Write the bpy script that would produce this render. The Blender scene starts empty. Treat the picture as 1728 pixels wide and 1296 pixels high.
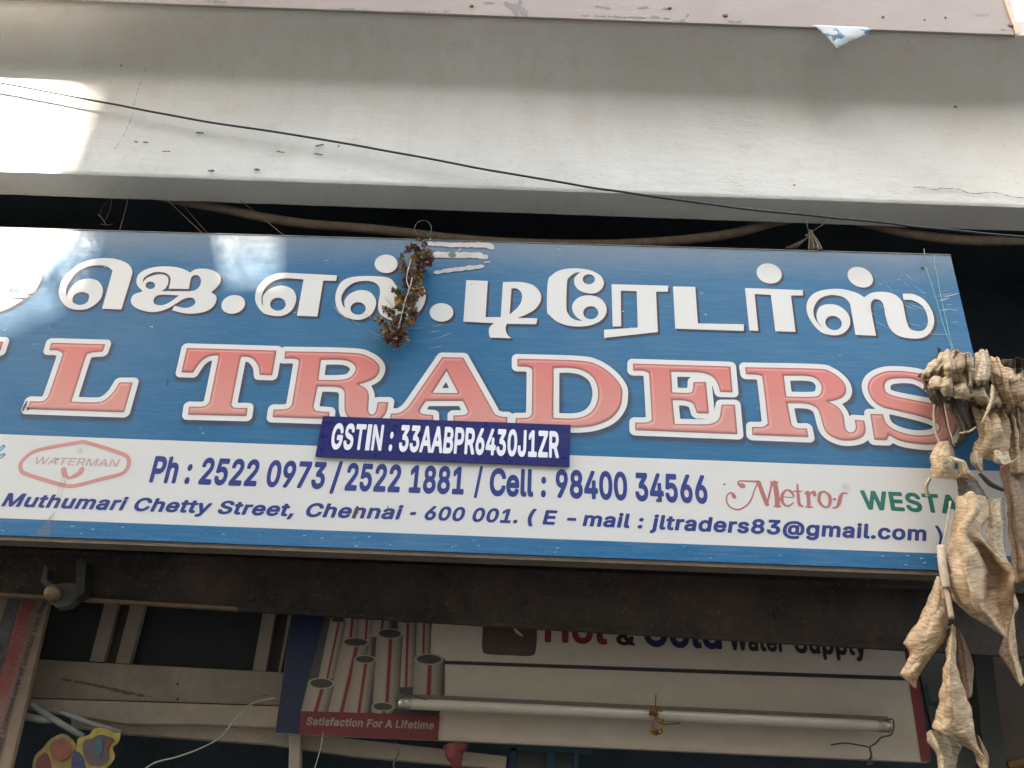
import bpy, math, random, re
import numpy as np
from mathutils import Vector, Matrix, noise as mnoise
random.seed(7)
RNG = np.random.RandomState(11)
S = bpy.context.scene
COL = S.collection

# ---------------------------------------------------------------- camera
W0, H0, F = 1728.0, 1296.0, 1500.0
up = np.array([123.0, 2628.0, -1500.0]); up /= np.linalg.norm(up)          # world up seen in camera axes
rt = np.array([59614.0, -1948.0, 1500.0]); rt -= up * rt.dot(up); rt /= np.linalg.norm(rt)
bk = np.cross(rt, up)                                                       # world -Y (towards the street) in camera axes
# camera axes expressed in the world: rows (x=right, y=-bk, z=up)
M = np.array([rt, -bk, up])
if np.linalg.det(M) < 0: M[1] *= -1
CAMZ = 1.6
camd = bpy.data.cameras.new('camera'); cam = bpy.data.objects.new('camera', camd); COL.objects.link(cam)
camd.sensor_fit = 'HORIZONTAL'; camd.sensor_width = 36.0; camd.lens = 36.0 * F / W0
camd.clip_start = 0.05; camd.clip_end = 500
mw = Matrix([list(M[0]) + [0], list(M[1]) + [0], list(M[2]) + [CAMZ], [0, 0, 0, 1]])
cam.matrix_world = mw
S.camera = cam

# ---------------------------------------------------------------- sky, sun, exposure
SUN_EL, SUN_AZ = math.radians(45), math.radians(36)     # azimuth measured from -Y towards -X
to_sun = Vector((-math.sin(SUN_AZ) * math.cos(SUN_EL), -math.cos(SUN_AZ) * math.cos(SUN_EL), math.sin(SUN_EL)))
w = bpy.data.worlds.new('World'); S.world = w; w.use_nodes = True
nt = w.node_tree; bgn = nt.nodes['Background']
sky = nt.nodes.new('ShaderNodeTexSky'); sky.sky_type = 'NISHITA'; sky.sun_disc = False
sky.sun_elevation = SUN_EL; sky.sun_rotation = math.atan2(to_sun.x, to_sun.y)
sky.air_density = 1.6; sky.dust_density = 4.0; sky.ozone_density = 0.6
nt.links.new(sky.outputs[0], bgn.inputs[0]); bgn.inputs[1].default_value = 0.10
sund = bpy.data.lights.new('sun', 'SUN'); sun = bpy.data.objects.new('sun', sund); COL.objects.link(sun)
sund.energy = 2.6; sund.angle = math.radians(0.5); sund.color = (1.0, 0.95, 0.87)
sun.rotation_euler = to_sun.to_track_quat('Z', 'Y').to_euler()
S.view_settings.view_transform = 'Standard'; S.view_settings.look = 'None'
S.view_settings.gamma = 1; S.view_settings.use_curve_mapping = False
S.view_settings.exposure = 4.22
S.view_settings.use_white_balance = True; S.view_settings.white_balance_temperature = 7300; S.view_settings.white_balance_tint = 8

# ---------------------------------------------------------------- helpers
def P(px, py, Y):
    """point of the world plane y=Y that the photograph shows at (px,py)"""
    d = M @ np.array([px - W0 / 2, -(py - H0 / 2), -F])
    t = Y / d[1]
    return Vector((d[0] * t, Y, CAMZ + d[2] * t))

def PX(pts, Y):
    a = np.asarray(pts, float)
    d = np.stack([a[:, 0] - W0 / 2, -(a[:, 1] - H0 / 2), np.full(len(a), -F)], 1) @ M.T
    t = Y / d[:, 1]
    return np.stack([d[:, 0] * t, CAMZ + d[:, 2] * t], 1)      # (X, Z) on the plane

def srgb(r, g, b, a=1.0):
    f = lambda c: (c / 255 / 12.92) if c / 255 <= 0.04045 else ((c / 255 + 0.055) / 1.055) ** 2.4
    return (f(r), f(g), f(b), a)

class G:
    """small node graph helper"""
    def __init__(s, name):
        s.m = bpy.data.materials.new(name); s.m.use_nodes = True
        s.t = s.m.node_tree; s.b = s.t.nodes['Principled BSDF']
        s.co = s.t.nodes.new('ShaderNodeTexCoord').outputs['Object']
    def n(s, kind, **kw):
        nd = s.t.nodes.new(kind)
        for k, v in kw.items():
            if hasattr(nd, k): setattr(nd, k, v)
            else: s.set(nd.inputs[k.replace('_', ' ')], v)
        return nd
    def set(s, sock, v):
        if isinstance(v, bpy.types.NodeSocket): s.t.links.new(v, sock)
        else:
            if sock.type == 'RGBA' and len(v) == 3: v = (*v, 1)
            sock.default_value = v
    def map(s, scale=(1, 1, 1), rot=(0, 0, 0), loc=(0, 0, 0), src=None):
        nd = s.t.nodes.new('ShaderNodeMapping'); s.set(nd.inputs[0], src or s.co)
        nd.inputs['Location'].default_value = loc; nd.inputs['Rotation'].default_value = rot; nd.inputs['Scale'].default_value = scale
        return nd.outputs[0]
    def noise(s, scale, detail=4, rough=0.6, vec=None, dist=0.0):
        nd = s.t.nodes.new('ShaderNodeTexNoise'); s.set(nd.inputs['Vector'], vec or s.co)
        nd.inputs['Scale'].default_value = scale; nd.inputs['Detail'].default_value = detail
        nd.inputs['Roughness'].default_value = rough; nd.inputs['Distortion'].default_value = dist
        return nd.outputs['Fac']
    def ramp(s, fac, a, b, lo=0.0, hi=1.0):
        nd = s.t.nodes.new('ShaderNodeMapRange'); s.set(nd.inputs[0], fac)
        nd.inputs[1].default_value = a; nd.inputs[2].default_value = b; nd.inputs[3].default_value = lo; nd.inputs[4].default_value = hi
        return nd.outputs[0]
    def mix(s, fac, a, b, mode='MIX'):
        nd = s.t.nodes.new('ShaderNodeMix'); nd.data_type = 'RGBA'; nd.blend_type = mode
        s.set(nd.inputs[0], fac); s.set(nd.inputs[6], a); s.set(nd.inputs[7], b)
        return nd.outputs[2]
    def math(s, op, a, b=0.0):
        nd = s.t.nodes.new('ShaderNodeMath'); nd.operation = op; s.set(nd.inputs[0], a); s.set(nd.inputs[1], b)
        return nd.outputs[0]
    def bump(s, h, strength=0.3, dist=0.01, prev=None):
        nd = s.t.nodes.new('ShaderNodeBump'); s.set(nd.inputs['Height'], h)
        nd.inputs['Strength'].default_value = strength; nd.inputs['Distance'].default_value = dist
        if prev is not None: s.set(nd.inputs['Normal'], prev)
        return nd.outputs[0]
    def done(s, color, rough=0.6, normal=None, metal=0.0, spec=0.5):
        s.set(s.b.inputs['Base Color'], color); s.set(s.b.inputs['Roughness'], rough)
        s.b.inputs['Metallic'].default_value = metal
        s.b.inputs['Specular IOR Level'].default_value = spec
        if normal is not None: s.set(s.b.inputs['Normal'], normal)
        return s.m

def simple(name, col, rough=0.6, var=0.25, scale=12, bump=0.15, spec=0.5, metal=0.0, dirt=None, dirt_amt=0.5, streak=False):
    g = G(name)
    n1 = g.noise(scale, 6, 0.65); n2 = g.noise(scale * 7, 3, 0.6)
    lo = tuple(c * (1 - var) for c in col[:3]); hi = tuple(min(1, c * (1 + var * 0.6)) for c in col[:3])
    c = g.mix(g.ramp(n1, 0.3, 0.7), lo, hi)
    c = g.mix(g.ramp(n2, 0.35, 0.65, 0, 0.35), c, tuple(x * 0.7 for x in col[:3]))
    if dirt is not None:
        v = g.map((6, 6, 1.2)) if streak else g.co
        d = g.noise(3.0 if streak else scale * 0.5, 8, 0.7, vec=v)
        c = g.mix(g.ramp(d, 0.5, 0.72, 0, dirt_amt), c, dirt)
    return g.done(c, rough, g.bump(n2, bump, 0.004), metal, spec)

def mkmesh(name, verts, faces, mat=None, parent=None, smooth=False, attr=None, uv=None):
    me = bpy.data.meshes.new(name); me.from_pydata([tuple(v) for v in verts], [], [tuple(f) for f in faces])
    if smooth: me.polygons.foreach_set('use_smooth', [True] * len(me.polygons))
    if attr is not None:
        a = me.color_attributes.new('Col', 'FLOAT_COLOR', 'POINT')
        arr = np.ones((len(verts), 4), np.float32); arr[:, :attr.shape[1]] = attr
        a.data.foreach_set('color', arr.ravel())
    if uv is not None:
        l = me.uv_layers.new(name='UVMap'); idx = np.empty(len(me.loops), np.int32); me.loops.foreach_get('vertex_index', idx)
        l.data.foreach_set('uv', np.asarray(uv, np.float32)[idx].ravel())
    me.update()
    o = bpy.data.objects.new(name, me); COL.objects.link(o)
    if mat: me.materials.append(mat)
    if parent: adopt(o, parent)
    return o

def adopt(o, parent):
    o.parent = parent; o.matrix_parent_inverse = Matrix.Translation(-Vector(parent.location))

def tag(o, label=None, cat=None, group=None, kind=None):
    if label: o['label'] = label
    if cat: o['category'] = cat
    if group: o['group'] = group
    if kind: o['kind'] = kind
    return o

def thing(name, loc, label, cat, group=None):
    e = bpy.data.objects.new(name, None); e.location = loc; e.empty_display_size = 0.05; COL.objects.link(e)
    return tag(e, label, cat, group)

class MB:
    """collects solids, then builds one mesh"""
    def __init__(s): s.v = []; s.f = []
    def add(s, v, f):
        k = len(s.v); s.v += [Vector(x) for x in v]; s.f += [[i + k for i in q] for q in f]; return s
    def prism(s, front, back):
        """front/back: matching rings of points"""
        n = len(front)
        return s.add(list(front) + list(back), [list(range(n))[::-1], [i + n for i in range(n)]] + [[i, (i + 1) % n, (i + 1) % n + n, i + n] for i in range(n)])
    def slab(s, pix, Y, t):
        """polygon traced in the photo, standing on plane Y, thickness t away from the street"""
        fr = [P(x, y, Y) for x, y in pix]
        return s.prism(fr, [p + Vector((0, t, 0)) for p in fr])
    def tube(s, pts, r, seg=8, cap=True, ridges=None):
        pts = [Vector(p) for p in pts]; n = len(pts); rs = r if hasattr(r, '__len__') else [r] * n
        k = len(s.v); prev = None
        for i, p in enumerate(pts):
            t = (pts[min(i + 1, n - 1)] - pts[max(i - 1, 0)]).normalized()
            a = prev if prev is not None else (Vector((0, 0, 1)) if abs(t.z) < 0.9 else Vector((1, 0, 0)))
            u = (a - t * a.dot(t)).normalized(); prev = u; v = t.cross(u)
            for j in range(seg):
                th = 2 * math.pi * j / seg
                s.v.append(p + (u * math.cos(th) + v * math.sin(th)) * rs[i])
        for i in range(n - 1):
            for j in range(seg):
                a = k + i * seg + j; b = k + i * seg + (j + 1) % seg
                s.f.append([a, b, b + seg, a + seg])
        if cap:
            s.f.append([k + j for j in range(seg)][::-1]); s.f.append([k + (n - 1) * seg + j for j in range(seg)])
        return s
    def build(s, name, mat, parent=None, smooth=False, bevel=0.0):
        o = mkmesh(name, s.v, s.f, mat, parent, smooth)
        if bevel:
            b = o.modifiers.new('bevel', 'BEVEL'); b.width = bevel; b.segments = 2; b.limit_method = 'ANGLE'
        return o

def catmull(pts, sub=8, closed=False):
    p = [np.asarray(q, float) for q in pts]; n = len(p); out = []
    rng = range(n) if closed else range(n - 1)
    for i in rng:
        p0 = p[(i - 1) % n] if closed or i > 0 else 2 * p[0] - p[1]
        p1 = p[i]; p2 = p[(i + 1) % n]
        p3 = p[(i + 2) % n] if closed or i + 2 < n else 2 * p[-1] - p[-2]
        for k in range(sub):
            t = k / sub
            out.append(0.5 * ((2 * p1) + (-p0 + p2) * t + (2 * p0 - 5 * p1 + 4 * p2 - p3) * t * t + (-p0 + 3 * p1 - 3 * p2 + p3) * t ** 3))
    if not closed: out.append(p[-1])
    return np.array(out)

# ---------------------------------------------------------------- flat print: shapes -> signed distance -> mesh
def contour(s, ox, oy, k):
    """'x,y x,y! ...' in zoomed pixels (! = corner) -> closed polyline in photo pixels"""
    pts = []; cor = []
    for t in s.split():
        c = t.endswith('!'); x, y = t.rstrip('!').split(',')
        pts.append((ox + float(x) / k, oy + float(y) / k)); cor.append(c)
    n = len(pts)
    if not any(cor): return catmull(pts, 7, True)
    st = cor.index(True); pts = pts[st:] + pts[:st]; cor = cor[st:] + cor[:st]
    pts.append(pts[0]); cor.append(True)
    out = []; run = [pts[0]]
    for i in range(1, n + 1):
        run.append(pts[i])
        if cor[i]:
            out += list(catmull(run, 7)[:-1]) if len(run) > 2 else [np.array(run[0])]
            run = [pts[i]]
    return np.array(out)

def ell(cx, cy, rx, ry, rot, ox, oy, k):
    a = np.linspace(0, 2 * np.pi, 40, endpoint=False); r = math.radians(rot)
    x = rx * np.cos(a); y = ry * np.sin(a)
    return np.stack([ox + (cx + x * math.cos(r) - y * math.sin(r)) / k, oy + (cy + x * math.sin(r) + y * math.cos(r)) / k], 1)

def sdf_poly(gx, gz, polys):
    """negative inside (even-odd over all polys)"""
    px = gx.ravel(); pz = gz.ravel(); d = np.full(px.shape, 1e9); ins = np.zeros(px.shape, bool)
    for poly in polys:
        a = poly; b = np.roll(poly, -1, 0)
        for (x1, z1), (x2, z2) in zip(a, b):
            ex, ez = x2 - x1, z2 - z1; L = ex * ex + ez * ez
            if L < 1e-14: continue
            t = np.clip(((px - x1) * ex + (pz - z1) * ez) / L, 0, 1)
            d = np.minimum(d, (px - x1 - t * ex) ** 2 + (pz - z1 - t * ez) ** 2)
            c = (z1 > pz) != (z2 > pz)
            if z1 != z2:
                ins ^= c & (px < (x2 - x1) * (pz - z1) / (z2 - z1) + x1)
    d = np.sqrt(d); d[ins] *= -1
    return d.reshape(gx.shape)

def sdf_stroke(gx, gz, pts, rad):
    d = np.full(gx.shape, 1e9)
    for i in range(len(pts) - 1):
        (x1, z1), (x2, z2) = pts[i], pts[i + 1]; ex, ez = x2 - x1, z2 - z1; L = ex * ex + ez * ez + 1e-14
        t = np.clip(((gx - x1) * ex + (gz - z1) * ez) / L, 0, 1)
        d = np.minimum(d, np.hypot(gx - x1 - t * ex, gz - z1 - t * ez) - (rad[i] * (1 - t) + rad[i + 1] * t))
    return d

def iso_mesh(xs, zs, sd, iso, Y, dx=0.0, dz=0.0, extra=None):
    """filled mesh of sd<iso on the grid; returns verts, faces, per-vertex values of the sd and extra grids"""
    v = sd - iso; nz, nx = v.shape
    ins = v < 0
    verts = []; vals = []; faces = []; idx = {}
    grids = [sd] + list(extra or [])
    def gv(j, i):
        k = idx.get((j, i))
        if k is None:
            k = idx[(j, i)] = len(verts); verts.append((xs[i] + dx, Y, zs[j] + dz)); vals.append([g[j, i] for g in grids])
        return k
    def ev(a, b):
        k = idx.get((a, b)) or idx.get((b, a))
        if k is None:
            va, vb = v[a], v[b]; t = va / (va - vb)
            k = idx[(a, b)] = len(verts)
            verts.append((xs[a[1]] * (1 - t) + xs[b[1]] * t + dx, Y, zs[a[0]] * (1 - t) + zs[b[0]] * t + dz))
            vals.append([g[a] * (1 - t) + g[b] * t for g in grids])
        return k
    cnt = ins[:-1, :-1].astype(int) + ins[1:, :-1] + ins[:-1, 1:] + ins[1:, 1:]
    for j, i in zip(*np.nonzero(cnt == 4)):
        faces.append((gv(j, i), gv(j, i + 1), gv(j + 1, i + 1), gv(j + 1, i)))
    for j, i in zip(*np.nonzero((cnt > 0) & (cnt < 4))):
        q = [(j, i), (j, i + 1), (j + 1, i + 1), (j + 1, i)]
        for tri in ((q[0], q[1], q[2]), (q[0], q[2], q[3])):
            poly = []
            for k in range(3):
                a, b = tri[k], tri[(k + 1) % 3]
                if ins[a]: poly.append(gv(*a))
                if ins[a] != ins[b]: poly.append(ev(a, b))
            if len(poly) >= 3: faces.append(tuple(poly))
    return verts, faces, np.array(vals) if vals else np.zeros((0, len(grids)))

class Print:
    """a flat printed shape on plane Y: closed contours, strokes, blobs given in photo pixels"""
    def __init__(s, Y, h=0.0034): s.Y = Y; s.h = h; s.polys = []; s.strokes = []
    def poly(s, px): s.polys.append([PX(px, s.Y)]); return s
    def glyph(s, conts): s.polys.append([PX(c, s.Y) for c in conts]); return s
    def stroke(s, px, w, sub=6):
        c = catmull(px, sub) if len(px) > 2 else np.asarray(px, float)
        ww = np.interp(np.linspace(0, 1, len(c)), np.linspace(0, 1, len(w)), w) if hasattr(w, '__len__') else np.full(len(c), w)
        s.strokes.append((PX(c, s.Y), ww / 2 * s.scale(c[0]))); return s
    def scale(s, p): a = PX([p, (p[0] + 10, p[1])], s.Y); return float(np.hypot(*(a[1] - a[0]))) / 10
    def field(s, pad, rag=0.0, ragscale=60):
        allp = np.concatenate([q for g in s.polys for q in g] + [t[0] + sg * t[1].max() for t in s.strokes for sg in (-1, 1)])
        lo = allp.min(0) - pad; hi = allp.max(0) + pad
        xs = np.arange(lo[0], hi[0], s.h); zs = np.arange(lo[1], hi[1], s.h)
        sd = np.full((len(zs), len(xs)), 1e3)
        for item in s.polys:
            c = np.concatenate(item); l = c.min(0) - pad * 1.2; h_ = c.max(0) + pad * 1.2
            i0, i1 = np.searchsorted(xs, [l[0], h_[0]]); j0, j1 = np.searchsorted(zs, [l[1], h_[1]])
            gx, gz = np.meshgrid(xs[i0:i1], zs[j0:j1])
            sd[j0:j1, i0:i1] = np.minimum(sd[j0:j1, i0:i1], sdf_poly(gx, gz, item))
        for pts, rad in s.strokes:
            m = pad * 1.2 + rad.max(); l = pts.min(0) - m; h_ = pts.max(0) + m
            i0, i1 = np.searchsorted(xs, [l[0], h_[0]]); j0, j1 = np.searchsorted(zs, [l[1], h_[1]])
            gx, gz = np.meshgrid(xs[i0:i1], zs[j0:j1])
            sd[j0:j1, i0:i1] = np.minimum(sd[j0:j1, i0:i1], sdf_stroke(gx, gz, pts, rad))
        if rag:
            for j in range(len(zs)):
                for i in range(len(xs)):
                    if abs(sd[j, i]) < rag * 4: sd[j, i] += rag * mnoise.noise(Vector((xs[i] * ragscale, 3.3, zs[j] * ragscale)))*2
        return xs, zs, sd
    def build(s, name, mat, parent, lift, iso=0.0, pad=0.006, **kw):
        xs, zs, sd = s.field(max(pad, iso + 0.006), kw.pop('rag', 0), kw.pop('ragscale', 60))
        v, f, _ = iso_mesh(xs, zs, sd, iso, s.Y - lift, **kw)
        return mkmesh(name, v, f, mat, parent)

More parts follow.
